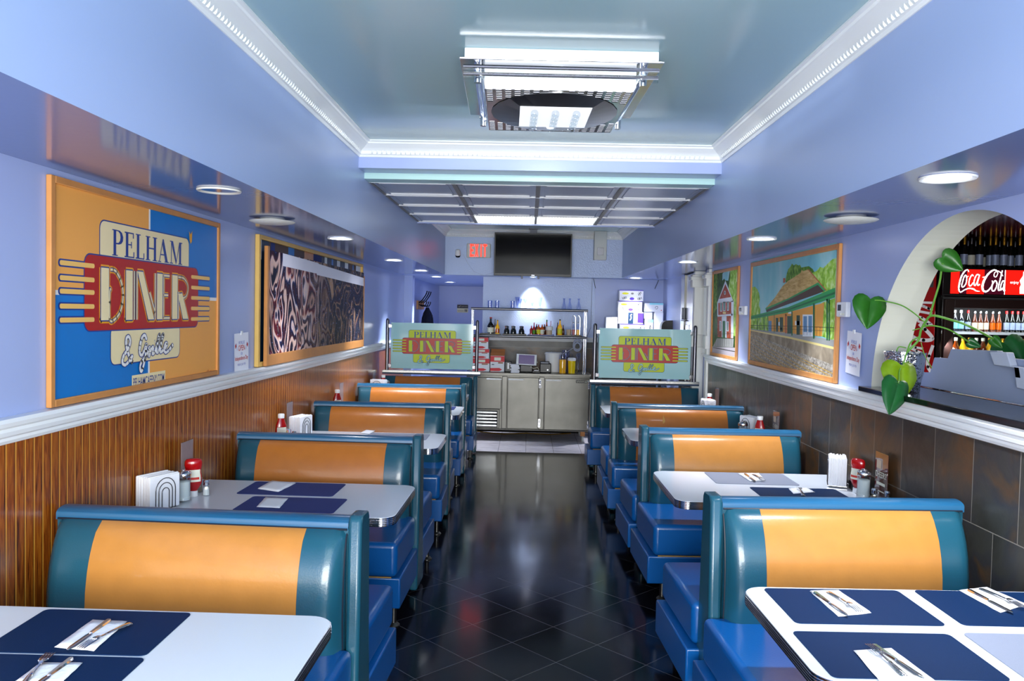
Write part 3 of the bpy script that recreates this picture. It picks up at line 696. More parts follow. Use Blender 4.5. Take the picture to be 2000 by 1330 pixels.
# ------------------------------------------------------------------ the diner's logo
def serif(art, word, a0, b0, a1, b1, mi, layer):
    G = {'P': (.70, [[(.08, 0), (.24, 0), (.24, 1), (.08, 1)], [(0, 0), (.34, 0), (.34, .04), (0, .04)], [(0, .96), (.26, .96), (.26, 1), (0, 1)],
               [(.24, 1), (.46, .99), (.60, .92), (.68, .76), (.66, .6), (.56, .49), (.42, .45), (.24, .45), (.24, .5), (.38, .51), (.48, .6), (.51, .73), (.48, .87), (.38, .95), (.24, .96)]]),
         'E': (.66, [[(.08, 0), (.24, 0), (.24, 1), (.08, 1)], [(0, .95), (.6, .95), (.6, 1), (0, 1)], [(.54, .78), (.6, .78), (.6, 1), (.54, 1)], [(0, 0), (.64, 0), (.64, .05), (0, .05)], [(.58, 0), (.64, 0), (.64, .24), (.58, .24)], [(.24, .49), (.46, .49), (.46, .54), (.24, .54)], [(.42, .38), (.47, .38), (.47, .64), (.42, .64)]]),
         'L': (.62, [[(.08, 0), (.24, 0), (.24, 1), (.08, 1)], [(0, .96), (.34, .96), (.34, 1), (0, 1)], [(0, 0), (.6, 0), (.6, .05), (0, .05)], [(.54, 0), (.6, 0), (.6, .26), (.54, .26)]]),
         'H': (.84, [[(.08, 0), (.24, 0), (.24, 1), (.08, 1)], [(.60, 0), (.76, 0), (.76, 1), (.60, 1)], [(0, 0), (.33, 0), (.33, .04), (0, .04)], [(.51, 0), (.84, 0), (.84, .04), (.51, .04)], [(0, .96), (.33, .96), (.33, 1), (0, 1)], [(.51, .96), (.84, .96), (.84, 1), (.51, 1)], [(.24, .48), (.6, .48), (.6, .54), (.24, .54)]]),
         'A': (.86, [[(.36, 1), (.44, 1), (.78, 0), (.58, 0), (.33, .78)], [(.40, 1), (.36, 1), (.08, 0), (.13, 0)], [(.2, .30), (.6, .30), (.6, .35), (.2, .35)], [(0, 0), (.24, 0), (.24, .04), (0, .04)], [(.5, 0), (.86, 0), (.86, .04), (.5, .04)]]),
         'M': (1.04, [[(.10, 0), (.15, 0), (.15, 1), (.10, 1)], [(.08, 1), (.26, 1), (.56, .14), (.50, .0)], [(.50, 0), (.53, 0), (.82, .9), (.82, 1), (.78, 1)], [(.78, 0), (.94, 0), (.94, 1), (.78, 1)], [(0, 0), (.26, 0), (.26, .04), (0, .04)], [(.7, 0), (1.04, 0), (1.04, .04), (.7, .04)], [(0, .96), (.24, .96), (.24, 1), (0, 1)], [(.8, .96), (1.04, .96), (1.04, 1), (.8, 1)]])}
    tot = sum(G[c][0] for c in word)+.07*(len(word)-1); x = 0
    for c in word:
        w, ps = G[c]
        for k, p in enumerate(ps): art.poly([(a0+(a1-a0)*(x+u)/tot, b0+(b1-b0)*v) for u, v in p], mi, layer+.05*k)
        x += w+.07
def logo(art, mp, box, red, edge, bar, word, fill, thin, sw, se, lay=1, outline=None, k=.0016):
    """mp maps logo sheet units to the surface; remaining arguments are material slots"""
    A = Art.__new__(Art); A.v, A.f, A.m, A.step = art.v, art.f, art.m, art.step; A.fn = lambda a, b, l: art.fn(*mp(a, b), l)
    e = 5
    A.rrect(397-e, 360-e, 1165+e, 510+e, 34, edge, lay); A.rrect(397, 360, 1165, 510, 30, box, lay+1)
    A.rrect(476-e, 740, 1072+e, 895+e, 34, edge, lay); A.rrect(476, 740, 1072, 895, 30, box, lay+1)
    for i in range(5):
        for x0, x1, y in ((138, 300, (530, 578, 621, 669, 714)[i]), (1250, 1412, (531, 578, 624, 671, 718)[i])):
            A.rrect(x0-3, y-13, x1+3, y+13, 12, edge, lay)
    A.rrect(293-e, 492-e, 1270+e, 752+e, 40, edge, lay+2); A.rrect(293, 492, 1270, 752, 36, red, lay+3)
    for i in range(5):
        for x0, x1, y in ((141, 358, (530, 578, 621, 669, 714)[i]), (1190, 1409, (531, 578, 624, 671, 718)[i])):
            A.rrect(x0, y-8, x1, y+8, 8, bar, lay+4)
    serif(A, 'PELHAM', 480, 484, 1092, 384, word, lay+4)
    T, Bm = 532, 717
    polys = [[(400, T), (455, T), (455, Bm), (400, Bm)], [(583, T), (636, T), (636, Bm), (583, Bm)],
             [(676, T), (722, T), (820, Bm), (768, Bm)], [(845, T), (897, T), (897, Bm), (845, Bm)],
             [(990, T), (1044, T), (1044, Bm), (990, Bm)], [(1048, 610), (1092, 606), (1158, Bm), (1102, Bm)]]
    lines = [([(466, 536), (505, 540), (545, 575), (562, 625), (545, 680), (505, 712), (462, 714), (462, 615), (470, 608)], True),
             ([(651, T), (651, Bm)], False), ([(672, T), (672, Bm)], False), ([(830, T), (830, Bm)], False), ([(780, 610), (830, 690)], False),
             ([(905, 538), (965, 538)], False), ([(905, 618), (952, 618)], False), ([(905, 712), (968, 712)], False), ([(908, 538), (908, 712)], False),
             ([(1052, 538), (1110, 542), (1148, 565), (1154, 590), (1135, 618), (1095, 628)], True), ([(1056, 600), (1056, Bm)], False)]
    if outline is not None:
        for p in polys: A.stroke(p+[p[0]], 22, outline, lay+4, smooth=False)
        for p, s_ in lines: A.stroke(p, 26, outline, lay+4.1, smooth=s_)
    for p in polys: A.stroke(p+[p[0]], 9, edge, lay+5, smooth=False)
    for p, s_ in lines: A.stroke(p, 12 if outline is None else 15, edge, lay+5.2, smooth=s_); A.stroke(p, 5 if outline is None else 8, thin, lay+6, smooth=s_)
    for p in polys: A.poly(p, fill, lay+6.5)
    script = [[(636, 866), (612, 886), (578, 902), (556, 890), (566, 862), (598, 838), (617, 806), (606, 784), (588, 790), (586, 820), (606, 862), (636, 898)],
              [(752, 800), (738, 782), (716, 790), (698, 826), (696, 858), (714, 868), (736, 846), (752, 820)], [(754, 818), (742, 880), (716, 936), (700, 932), (706, 904), (760, 868)],
              [(760, 868), (778, 838), (784, 850), (776, 876), (796, 846), (812, 836)], [(814, 840), (806, 868), (826, 862)], [(828, 816), (831, 814)],
              [(826, 862), (862, 800), (870, 784), (858, 800), (842, 858), (858, 862)], [(858, 862), (896, 800), (904, 784), (892, 800), (876, 858), (892, 862)],
              [(892, 862), (930, 842), (940, 828), (926, 826), (912, 850), (926, 868), (960, 858), (1000, 834)]]
    for p in script: A.stroke(p, 22, se, lay+7)
    for p in script: A.stroke(p, 14, sw, lay+8)

# painting of the logo, left wall
XP = XL+.012
def wl(a, b, l): return Vector((XP+l, a, b))
t = thing('framed_painting', 'framed orange and blue painting of the diner logo on the left wall', 'painting', (0, 0, 0))
b = MB(); Y0, Y1, Z0, Z1 = 2.925, 4.545, ZT+.004, 2.176; fw = .028
b.box(XL+.001, Y0, Z0, XP+.01, Y0+fw, Z1).box(XL+.001, Y1-fw, Z0, XP+.01, Y1, Z1).box(XL+.001, Y0+fw, Z0, XP+.01, Y1-fw, Z0+fw).box(XL+.001, Y0+fw, Z1-fw, XP+.01, Y1-fw, Z1)
b.build('frame', 'oak', t, bevel=.003)
A_ = Art(wl, .0005); sl = ['art_orange', 'art_blue', 'art_white', 'art_cream', 'art_red', 'logo_blue', 'art_gold', 'art_yellow']
def q(u, v): p = P(u, v, 'x', XP); return p.y, p.z
ym = q(80+742/3.5, 450)[0]; zm = q(80+60/3.5, 400+597/3.5)[1]; zm = (zm+q(80+1180/3.5, 400+645/3.5)[1])/2
i0, i1, j0, j1 = Y0+fw, Y1-fw, Z0+fw, Z1-fw
A_.rect(i0, zm, ym, j1, 0); A_.rect(ym, zm, i1, j1, 1); A_.rect(i0, j0, ym, zm, 1); A_.rect(ym, j0, i1, zm, 0)
A_.rect(i0, zm-.009, i1, zm+.009, 2, .6); A_.rect(ym-.008, j0, ym+.008, j1, 2, .6)
ya = q(80+120/3.5, 400+400/3.5)[0]; yb = q(80+1153/3.5, 400+510/3.5)[0]
zt_ = q(80+430/3.5, 400+110/3.5)[1]; zb_ = q(80+720/3.5, 400+1064/3.5)[1]
zr = q(80+600/3.5, 400+375/3.5)[1]; zs_ = q(80+600/3.5, 400+850/3.5)[1]
def pw(b_):   # sheet height to wall height, by thirds
    K = [(360, zt_), (492, zr), (752, zs_), (895, zb_)]
    if b_ > 895: return zb_+(b_-895)*(zb_-zs_)/143
    for (u, z0), (v, z1) in zip(K, K[1:]):
        if b_ <= v: return z0+(b_-u)*(z1-z0)/(v-u)
logo(A_, lambda a, b_: (ya+(a-138)/(1412-138)*(yb-ya), pw(b_)), 3, 4, 5, 6, 5, 3, 3, 2, 5, lay=1, outline=7)
ta = q(80+620/3.5, 400+1190/3.5); tb_ = q(80+848/3.5, 400+1205/3.5)
zc = (q(80+735/3.5, 400+1197/3.5)[1])
A_.rect(ta[0], zc-.033, tb_[0], zc+.033, 3, 2); A_.text('PELHAMCAFENY.COM', ta[0]+.012, zc-.02, tb_[0]-.012, zc+.02, 5, 3, bold=.01)
c_ = q(80+1018/3.5, 400+222/3.5); A_.poly([(c_[0]-.02, c_[1]+.03), (c_[0], c_[1]+.015), (c_[0]+.02, c_[1]+.035), (c_[0]+.015, c_[1]-.02), (c_[0], c_[1]-.035), (c_[0]-.014, c_[1]-.015)], 7, 9)
c_ = q(80+1148/3.5, 400+1138/3.5); A_.stroke([(c_[0]-.03, c_[1]), (c_[0]-.01, c_[1]+.008), (c_[0], c_[1]-.004), (c_[0]+.03, c_[1]+.004)], .003, 4, 2)
A_.build('canvas', sl, t)

# wave print leaning in a wider frame, left wall
t = thing('framed_print', 'dark wave patterned print in a pine frame on the left wall', 'painting')
Y0, Y1, Z1 = 5.18, 8.45, 2.178
b = MB().box(XL+.001, Y0, Z0, XL+.03, Y0+.035, Z1).box(XL+.001, Y1-.035, Z0, XL+.03, Y1, Z1).box(XL+.001, Y0+.035, Z0, XL+.03, Y1-.035, Z0+.03).box(XL+.001, Y0+.035, Z1-.028, XL+.03, Y1-.035, Z1)
b.build('outer_frame', 'pine', t, bevel=.003)
A_ = Art(lambda a, b_, l: Vector((XL+.006+l, a, b_)), .0006); A_.rect(Y0+.03, Z0, Y1-.03, Z1, 0)
random.seed(3)
y = Y0+.05
while y < Y1-.1:
    w_ = random.uniform(.03, .16); A_.rect(y, Z1-random.uniform(.11, .2), y+w_, Z1-.028, random.choice([1, 2, 3, 4, 0, 0, 5]), 1); y += w_
A_.rect(Y0+.04, Z0, Y0+.07, Z1-.15, 4, 1); A_.rect(Y0+.04, 1.5, Y0+.07, 1.62, 3, 2)
A_.build('old_picture', ['box_navy', 'art_blue', 'mat_purple', 'pt_pale', 'oak', 'pt_brown'], t)
b = MB(); Xf = XL+.056
b.box(XL+.032, 5.27, Z0, Xf, 5.31, 2.11).box(XL+.032, 5.31, Z0, Xf, 8.37, Z0+.075).box(XL+.032, 8.37, Z0, Xf, 8.40, 2.05)
b.build('panel_edge', 'oak', t, bevel=.002)
MB().box(XL+.032, 5.31, Z0+.075, Xf-.004, 8.37, 2.085).build('print', 'wave_print', t)
A_ = Art(lambda a, b_, l: Vector((Xf-.003+l, a, b_)), .0008); A_.poly([(5.60, 2.085), (5.60, 1.995), (6.55, 1.985), (6.55, 2.075)], 0); A_.poly([(6.5, 2.07), (6.5, 1.975), (8.36, 1.945), (8.36, 2.03)], 0, 1)
A_.build('paper_strip', ['paper'], t)

# taped notices
def notice(loc_fn, ycen, zcen, label, sgn, rot=0):
    """sheet on a side wall; sgn=+1 on the left wall (reads towards +y), -1 on the right"""
    x = XL+.006 if sgn > 0 else XR-.006
    t = thing('notice', label, 'sign', (x, ycen, zcen)); w, h = .225, .25
    def fn(a, b_, l):
        c, s_ = math.cos(rot), math.sin(rot); a2, b2 = a*c-b_*s_, a*s_+b_*c
        return Vector((sgn*(l+.003+.004*math.sin(a*14)), sgn*a2, b2))
    A_ = Art(fn, .0008)
    for k in range(8): A_.rect(-w/2+w*k/8, -h/2, -w/2+w*(k+1)/8, h/2, 0)
    A_.text('WE WILL BE', -.045, .055, .045, .075, 2, 1); A_.text('OPEN', -.05, .015, .05, .050, 1, 1, bold=.01); A_.text('on', -.012, -.012, .012, .004, 2, 1)
    A_.text('Independence Day', -.10, -.052, .10, -.018, 1, 1, bold=.012); A_.text('FRIDAY, JULY 4TH', -.06, -.082, .06, -.064, 2, 1)
    for sx in (-1, 1):
        A_.stroke([(sx*.066, .02), (sx*.085, .065)], .004, 2, 1, smooth=False); A_.poly([(sx*.085, .065), (sx*.102, .05), (sx*.096, .03), (sx*.078, .045)], 1, 1)
    A_.build('sheet', ['paper', 'text_red', 'text_blue'], t)
    MB().box(sgn*.002, -.015, h/2-.012, sgn*.006, .015, h/2+.012).build('tape', 'white_plastic', t); return t
notice(None, 4.93, 1.412, 'white open-on-Independence-Day notice beside the framed diner logo painting', 1, .03)
notice(None, 4.665, 1.505, 'white open-on-Independence-Day notice under the thermostat beside the arch', -1, -.05)
# thermostats
def thermostat(y0, y1, z0, z1, label):
    t = thing('thermostat', label, 'thermostat', (XR-.001, (y0+y1)/2, z0)); h = z1-z0; w = y1-y0
    MB().box(-.03, -w/2, 0, 0, w/2, h).build('body', 'white_plastic', t, bevel=.008, seg=3)
    MB().box(-.0315, w*.02, h*.42, -.029, w*.34, h*.82).build('display', 'dark_steel', t)
    for k in range(3): MB().box(-.032, -w*.3+k*w*.16, h*.12, -.029, -w*.3+k*w*.16+.012, h*.12+.012).build('button', 'label_white', t)
thermostat(4.74, 4.89, 1.715, 1.805, 'white thermostat between the station painting and the big pothos leaf')
thermostat(6.95, 7.15, 1.72, 1.80, 'white thermostat between the station painting and the brick house painting')

# paintings, right wall, traced in picture coordinates of the wall plane
XQ = XR-.012
def sc5(a, b_): return (1350+a/3.695, 440+b_/3.695)
def fn5(a, b_, l):
    u, v = sc5(a, b_); p = P(u, v, 'x', XQ); return Vector((XQ-l, p.y, p.z))
def frame_right(t, Y0, Y1, Z0, Z1, fw):
    b = MB().box(XQ-.01, Y0, Z0, XR-.001, Y0+fw, Z1).box(XQ-.01, Y1-fw, Z0, XR-.001, Y1, Z1).box(XQ-.01, Y0+fw, Z0, XR-.001, Y1-fw, Z0+fw).box(XQ-.01, Y0+fw, Z1-fw, XR-.001, Y1-fw, Z1)
    b.build('frame', 'oak', t, bevel=.003)
t = thing('framed_painting', 'large framed painting of a railway station with green canopy and tracks', 'painting')
frame_right(t, 4.90, 6.84, ZT+.004, 2.165, .035)
A_ = Art(fn5, .0005)
sl = ['pt_sky', 'pt_tree', 'pt_tree_light', 'pt_roof', 'pt_brown', 'pt_green', 'pt_ochre', 'pt_green_dark', 'pt_platform', 'pt_edge', 'pt_ballast', 'pt_rail', 'pt_tie', 'pt_line', 'pt_pale', 'pt_poster', 'pt_chimney', 'pt_door', 'pt_grey']
A_.poly([(438, 262), (1052, 122), (1036, 1100), (422, 985)], 0)
A_.poly([(432, 470), (442, 448), (460, 442), (478, 462), (490, 490), (496, 530), (490, 570), (500, 612), (497, 645), (430, 665)], 2, 1)
A_.poly([(680, 400), (690, 350), (700, 318), (715, 300), (728, 276), (742, 290), (756, 280), (775, 290), (786, 284), (795, 305), (820, 300), (850, 295), (880, 318), (890, 345), (885, 400), (700, 440)], 1, 1)
A_.poly([(880, 340), (905, 330), (930, 300), (955, 308), (975, 288), (1000, 262), (1020, 245), (1050, 235), (1040, 500), (900, 480), (860, 360)], 2, 1.5)
A_.poly([(430, 680), (565, 650), (562, 768), (430, 745)], 2, 1); A_.poly([(940, 560), (1040, 525), (1033, 835), (938, 800)], 2, 1.2)
A_.poly([(664, 382), (680, 380), (680, 412), (664, 416)], 16, 2)
A_.poly([(537, 600), (600, 528), (660, 440), (700, 402), (790, 345), (800, 320), (810, 332), (845, 318), (972, 470), (920, 415), (720, 520), (560, 610)], 3, 3)
A_.poly([(540, 602), (720, 524), (918, 418), (968, 474), (900, 500), (700, 570), (545, 628)], 4, 3.3)
A_.poly([(537, 598), (700, 528), (918, 412), (976, 470), (962, 478), (916, 430), (700, 540), (540, 612)], 5, 4)
A_.stroke([(846, 318), (976, 470)], 7, 16, 4.2, smooth=False)
A_.poly([(558, 656), (740, 618), (962, 558), (945, 802), (720, 782), (560, 770)], 6, 3)
for x0, y0, x1, y1, m_ in [(612, 668, 630, 768, 17), (641, 664, 665, 768, 17), (695, 655, 729, 782, 17), (762, 650, 786, 790, 17), (806, 644, 880, 802, 14), (812, 656, 838, 770, 15), (848, 654, 874, 772, 15), (560, 690, 582, 766, 15), (752, 690, 790, 720, 14), (702, 624, 726, 638, 14), (625, 698, 641, 727, 14), (610, 640, 700, 652, 6), (680, 640, 690, 780, 16), (640, 741, 658, 752, 14)]:
    A_.rect(x0, y0, x1, y1, m_, 4.1 if m_ != 15 else 4.6)
A_.poly([(430, 655), (700, 592), (1040, 450), (1040, 480), (700, 606), (430, 668)], 5, 5); A_.poly([(430, 668), (700, 606), (1040, 480), (1040, 496), (700, 618), (430, 674)], 7, 5.2); A_.poly([(430, 672), (700, 616), (1040, 496), (1040, 520), (700, 630), (430, 680)], 5, 5.4)
for x, y0, y1, w_ in [(730, 622, 796, 9), (888, 562, 818, 12), (984, 530, 830, 10), (999, 530, 832, 8), (602, 642, 775, 4), (528, 658, 762, 5), (480, 668, 755, 4), (500, 664, 757, 3), (556, 652, 764, 4)]:
    A_.rect(x-w_/2, y0, x+w_/2, y1, 7, 6)
A_.poly([(975, 535), (985, 530), (1005, 560), (1000, 575)], 5, 6)
A_.poly([(430, 748), (720, 778), (1036, 828), (1034, 898), (720, 824), (430, 760)], 18, 3.5)
A_.poly([(430, 753), (720, 806), (1034, 878), (1033, 896), (720, 820), (430, 760)], 9, 4.5)
A_.poly([(430, 760), (720, 820), (1033, 896), (1028, 1008), (720, 893), (428, 776)], 8, 4)
A_.poly([(428, 774), (720, 890), (1028, 1005), (1024, 1105), (420, 985)], 10, 3.8)
A_.stroke([(430, 722), (730, 728), (1034, 738)], 3, 13, 7, smooth=False); A_.stroke([(430, 738), (730, 750), (1034, 764)], 2, 13, 7, smooth=False)
for k in range(26): x = 440+k*23.5; A_.stroke([(x, 722+(x-430)*.026), (x, 744+(x-430)*.12)], 1.6, 13, 7, smooth=False)
for (x0, y0, x1, y1) in [(430, 785, 1028, 1072), (430, 795, 1005, 1085), (430, 818, 900, 1072), (430, 835, 830, 1062), (430, 862, 745, 1045), (430, 882, 690, 1035), (430, 915, 560, 1005), (430, 940, 500, 998)]:
    for k in range(14):
        f = (k/14)**.7; x = x0+(x1-x0)*f; y = y0+(y1-y0)*f; A_.stroke([(x-3-14*f, y+2), (x+5+22*f, y-1-8*f)], 1+3.5*f, 12, 5, smooth=False)
    A_.stroke([(x0, y0), (x1, y1)], [2.2, 7], 11, 6, smooth=False)
A_.build('canvas', sl, t)

t = thing('framed_painting', 'narrow framed painting of a red brick house between dark green trees', 'painting')
frame_right(t, 7.24, 8.26, ZT+.004, 2.165, .03)
A_ = Art(fn5, .0005); sl = ['pt_tree_dark', 'pt_tree_light', 'pt_sky', 'pt_brick', 'pt_pale', 'pt_green_dark', 'pt_grey', 'pt_road', 'pt_line', 'pt_edge', 'pt_tree']
A_.poly([(163, 328), (336, 296), (324, 968), (152, 928)], 0)
A_.poly([(285, 310), (334, 298), (328, 800), (300, 800), (305, 540), (268, 470), (278, 400)], 1, 1); A_.poly([(242, 330), (282, 318), (268, 400), (248, 398), (238, 385), (225, 400), (226, 350)], 2, 1.5)
A_.poly([(165, 360), (190, 350), (186, 600), (160, 640)], 10, 1)
A_.poly([(190, 556), (248, 398), (304, 545)], 4, 3); A_.poly([(204, 532), (248, 424), (289, 518)], 3, 4); A_.ell(245, 487, 6, 15, 4, 5); A_.ell(245, 487, 3.5, 10, 5, 6)
A_.poly([(191, 557), (303, 545), (298, 818), (190, 806)], 3, 3.5); A_.poly([(190, 553), (304, 541), (304, 552), (190, 562)], 4, 5)
A_.poly([(190, 560), (197, 559), (197, 655), (190, 655)], 4, 5); A_.poly([(291, 546), (309, 544), (305, 815), (288, 813)], 4, 5)
A_.poly([(192, 648), (300, 638), (299, 652), (192, 660)], 4, 5); A_.rect(230, 624, 252, 639, 9, 5)
for x0, y0, x1, y1 in [(210, 556, 226, 622), (232, 552, 249, 619), (260, 550, 274, 616), (206, 690, 218, 762), (258, 694, 272, 765)]:
    A_.rect(x0, y0, x1, y1, 4, 5); A_.rect(x0+4, y0+5, x1-4, y1-5, 5, 6)
A_.poly([(222, 664), (226, 655), (255, 652), (257, 660), (257, 812), (222, 808)], 4, 5); A_.rect(229, 690, 248, 812, 5, 6)
A_.poly([(188, 815), (309, 820), (306, 880), (160, 872)], 6, 6); A_.poly([(155, 874), (324, 884), (324, 968), (152, 928)], 7, 5)
A_.stroke([(160, 882), (230, 895), (322, 912)], 5, 8, 7)
for k in range(8): x = 180+k*16; A_.stroke([(x, 770), (x, 872)], 1.5, 8, 8, smooth=False)
A_.stroke([(170, 790), (308, 778)], 2, 8, 8, smooth=False)
A_.build('canvas', sl, t)

# ------------------------------------------------------------------ frosted logo screens with steel posts
def screen(side, y, zl, xp0, xp1, ps, label):
    t = thing('privacy_screen', label, 'glass screen', ((xp0+xp1)/2, y, zl)); hw = (xp1-xp0)/2
    MB().box(-hw-.05, -.045, -.03, hw+.05, .045, 0).build('ledge', 'aluminium', t, bevel=.003)
    MB().box(-hw-.05, -.04, -.047, hw+.05, .04, -.031).build('ledge_core', 'box_navy', t)
    for sx in (-hw, hw):
        MB().lathe([(.022, 0), (.022, .595), (.018, .612), (.008, .62), (.0005, .622)], (sx, 0, 0), 20).build('post', 'steel_dark', t)
    gw = hw-.045; g0, g1 = .02, .572
    gl = MB().box(-gw, -.006, g0, gw, .002, g1).build('glass_panel', 'mint_glass', t, bevel=.001)
    A_ = Art(lambda a, b_, l: Vector((a, -.0065-l, b_)), .0004); W2 = gw/(675.)
    mp = lambda a, b_: ((a-780)*W2, g1-(b_-240)*(g1-g0)/760)
    logo(A_, mp, 0, 1, 2, 0, 3, 0, 4, 5, 2, lay=1)
    A_.build('logo_print', ['lime', 'logo_red', 'logo_navy', 'logo_blue', 'logo_grey', 'mint_glass'], gl)
    for sx in (-1, 1):
        for zz_ in (.05, .53): MB().box(sx*(gw-.01), -.014, zz_-.022, sx*(hw-.012), .012, zz_+.022).build('clamp', 'chrome', t, bevel=.004)
    return t
screen(-1, 9.56, .978, -1.70, -.615, None, 'left frosted glass screen with diner logo between two steel posts')
screen(1, 8.82, .978, .74, 1.845, None, 'right frosted glass screen with diner logo between two steel posts')

# ------------------------------------------------------------------ header wall: exit sign, camera, television, speaker
p0, p1 = P(912, 475.5, 'y', 10.94), P(958.5, 504.5, 'y', 10.94); cx, cz = (p0.x+p1.x)/2, (p0.z+p1.z)/2; hw, hh = (p1.x-p0.x)/2, (p0.z-p1.z)/2
t = thing('exit_sign', 'lit red EXIT sign on the header wall left of the television', 'sign', (cx, 10.948, cz))
MB().box(-hw, -.05, -hh, hw, 0, hh).build('housing', 'exit_face', t, bevel=.014, seg=3)
A_ = Art(lambda a, b_, l: Vector((a, -.0525-l, b_)))
x0, x1, y0, y1 = -hw*.70, hw*.74, -hh*.84, hh*.90; w_ = (x1-x0-.03)/4; sw_ = w_*.36
def R_(a0, b0, a1, b1): A_.rect(a0, b0, a1, b1, 0)
x = x0; R_(x, y0, x+sw_, y1); R_(x, y1-.03, x+w_, y1); R_(x, y0, x+w_, y0+.03); R_(x, -.015+(y0+y1)/2, x+w_*.85, .015+(y0+y1)/2)
x += w_+.01; A_.poly([(x, y0), (x+sw_, y0), (x+w_, y1), (x+w_-sw_, y1)], 0); A_.poly([(x+w_-sw_, y0), (x+w_, y0), (x+sw_, y1), (x, y1)], 0, .5)
x += w_+.01; R_(x+w_*.3, y0, x+w_*.3+sw_, y1); x += w_*.75+.01; R_(x, y1-.03, x+w_*1.1, y1); R_(x+w_*.36, y0, x+w_*.36+sw_, y1)
A_.build('letters', ['exit_red'], t)['label'] = 'glowing red EXIT letters'
c_ = P(894.5, 492, 'y', 10.9)
t = thing('security_camera', 'small white and black security camera left of the exit sign', 'camera', (c_.x, 10.95, c_.z))
MB().lathe([(.03, -.002), (.03, -.01), (.012, -.014), (.010, -.05)], n=16, mx=Matrix.Rotation(-PI/2, 4, 'X')).build('mount', 'white_plastic', t)
mx_ = Matrix.Translation((0, -.075, -.01)) @ Matrix.Rotation(math.radians(25), 4, 'X')
MB().lathe([(.0005, .045), (.025, .040), (.034, .02), (.036, -.035)], n=20, mx=mx_).build('body', 'white_plastic', t)
MB().lathe([(.036, -.035), (.037, -.045), (.030, -.062), (.0005, -.072)], n=20, mx=mx_).build('lens_dome', 'black_gloss', t)
MB().tube([P(905, 497, 'y', 10.945), P(912, 512, 'y', 10.945), P(925, 530, 'y', 10.945), P(945, 538, 'y', 10.945), P(966, 531, 'y', 10.945)], .0022, 5).build('cable', 'wire_grey')
tag(bpy.data.objects['cable'], 'thin grey cable drooping on the header wall below the exit sign', 'cable')
TY = 10.60; a_, b_ = P(966, 454, 'y', TY), P(1116, 541, 'y', TY); cx, cz = (a_.x+b_.x)/2, (a_.z+b_.z)/2; hw, hh = (b_.x-a_.x)/2, (a_.z-b_.z)/2
t = thing('television', 'black flat television hanging in front of the header wall', 'television', (cx, TY, cz), 0); t.rotation_euler = (.0, math.radians(.2), 0)
MB().box(-hw, 0, -hh, hw, .03, hh).build('bezel', 'black_plastic', t, bevel=.004)
MB().box(-hw+.016, -.002, -hh+.03, hw-.016, .002, hh-.016).build('screen', 'black_gloss', t)
MB().box(-hw*.6, .03, -hh*.6, hw*.6, .07, hh*.5).build('back_cover', 'black_plastic', t, bevel=.01)
MB().box(-.012, -.004, -hh+.009, .025, -.001, -hh+.016).build('badge', 'chrome', t)
b = MB().box(-.045, .03, hh-.05, .045, .045, hh+.06).box(-.02, .03, hh+.05, .02, .07, ZC-cz-.002).box(-.06, 0, ZC-cz-.012, .06, .12, ZC-cz-.001); b.build('ceiling_bracket', 'dark_steel', t)
for sx in (-.14, .08): MB().box(sx-.013, .035, -hh-.035, sx+.013, .05, -hh+.05).build('bracket_arm', 'dark_steel', t, bevel=.004)
a_, b_ = P(1161.5, 451, 'y', 10.80), P(1184.5, 507.5, 'y', 10.80); cx = (a_.x+b_.x)/2; hw = (b_.x-a_.x)/2; h_ = a_.z-b_.z
t = thing('speaker', 'narrow white wall speaker right of the television', 'speaker', (cx, 10.80, b_.z))
MB().box(-hw, 0, 0, hw, .147, h_).build('cabinet', 'exit_face', t, bevel=.006)
MB().box(-hw*.5, -.003, h_*.16, hw*.5, .002, h_*.42).build('grille', 'steel_dark', t, bevel=.012)['label'] = 'small grey grille'
MB().box(-hw, 0, h_+.001, hw, .147, h_+.022).build('top_plate', 'grid_bar', t)

# wall bits at the back
a_, b_ = P(893, 595, 'y', 15.88), P(914, 610.5, 'y', 15.88)
t = thing('restroom_sign', 'small dark and cream restroom sign on the far hall wall', 'sign', (a_.x, 15.89, b_.z)); w_ = b_.x-a_.x; h_ = a_.z-b_.z
MB().box(0, -.008, 0, w_, 0, h_*.55).build('lower_plate', 'sign_cream', t); MB().box(0, -.008, h_*.55, w_, 0, h_).build('upper_plate', 'sign_dark', t)
A_ = Art(lambda a, b_, l: Vector((a, -.009-l, b_)))
for cx in (w_*.74, w_*.88): A_.ell(cx, h_*.42, w_*.03, w_*.03, 0); A_.poly([(cx-w_*.045, h_*.36), (cx+w_*.045, h_*.36), (cx+w_*.03, h_*.1), (cx-w_*.03, h_*.1)], 0)
A_.stroke([(w_*.12, h_*.78), (w_*.2, h_*.72), (w_*.32, h_*.88)], w_*.03, 1, smooth=False); A_.text('RESTROOMS', w_*.4, h_*.73, w_*.92, h_*.80, 1); A_.text('RESTROOMS', w_*.06, h_*.14, w_*.6, h_*.26, 0)
A_.build('print', ['ink', 'sign_cream'], t)
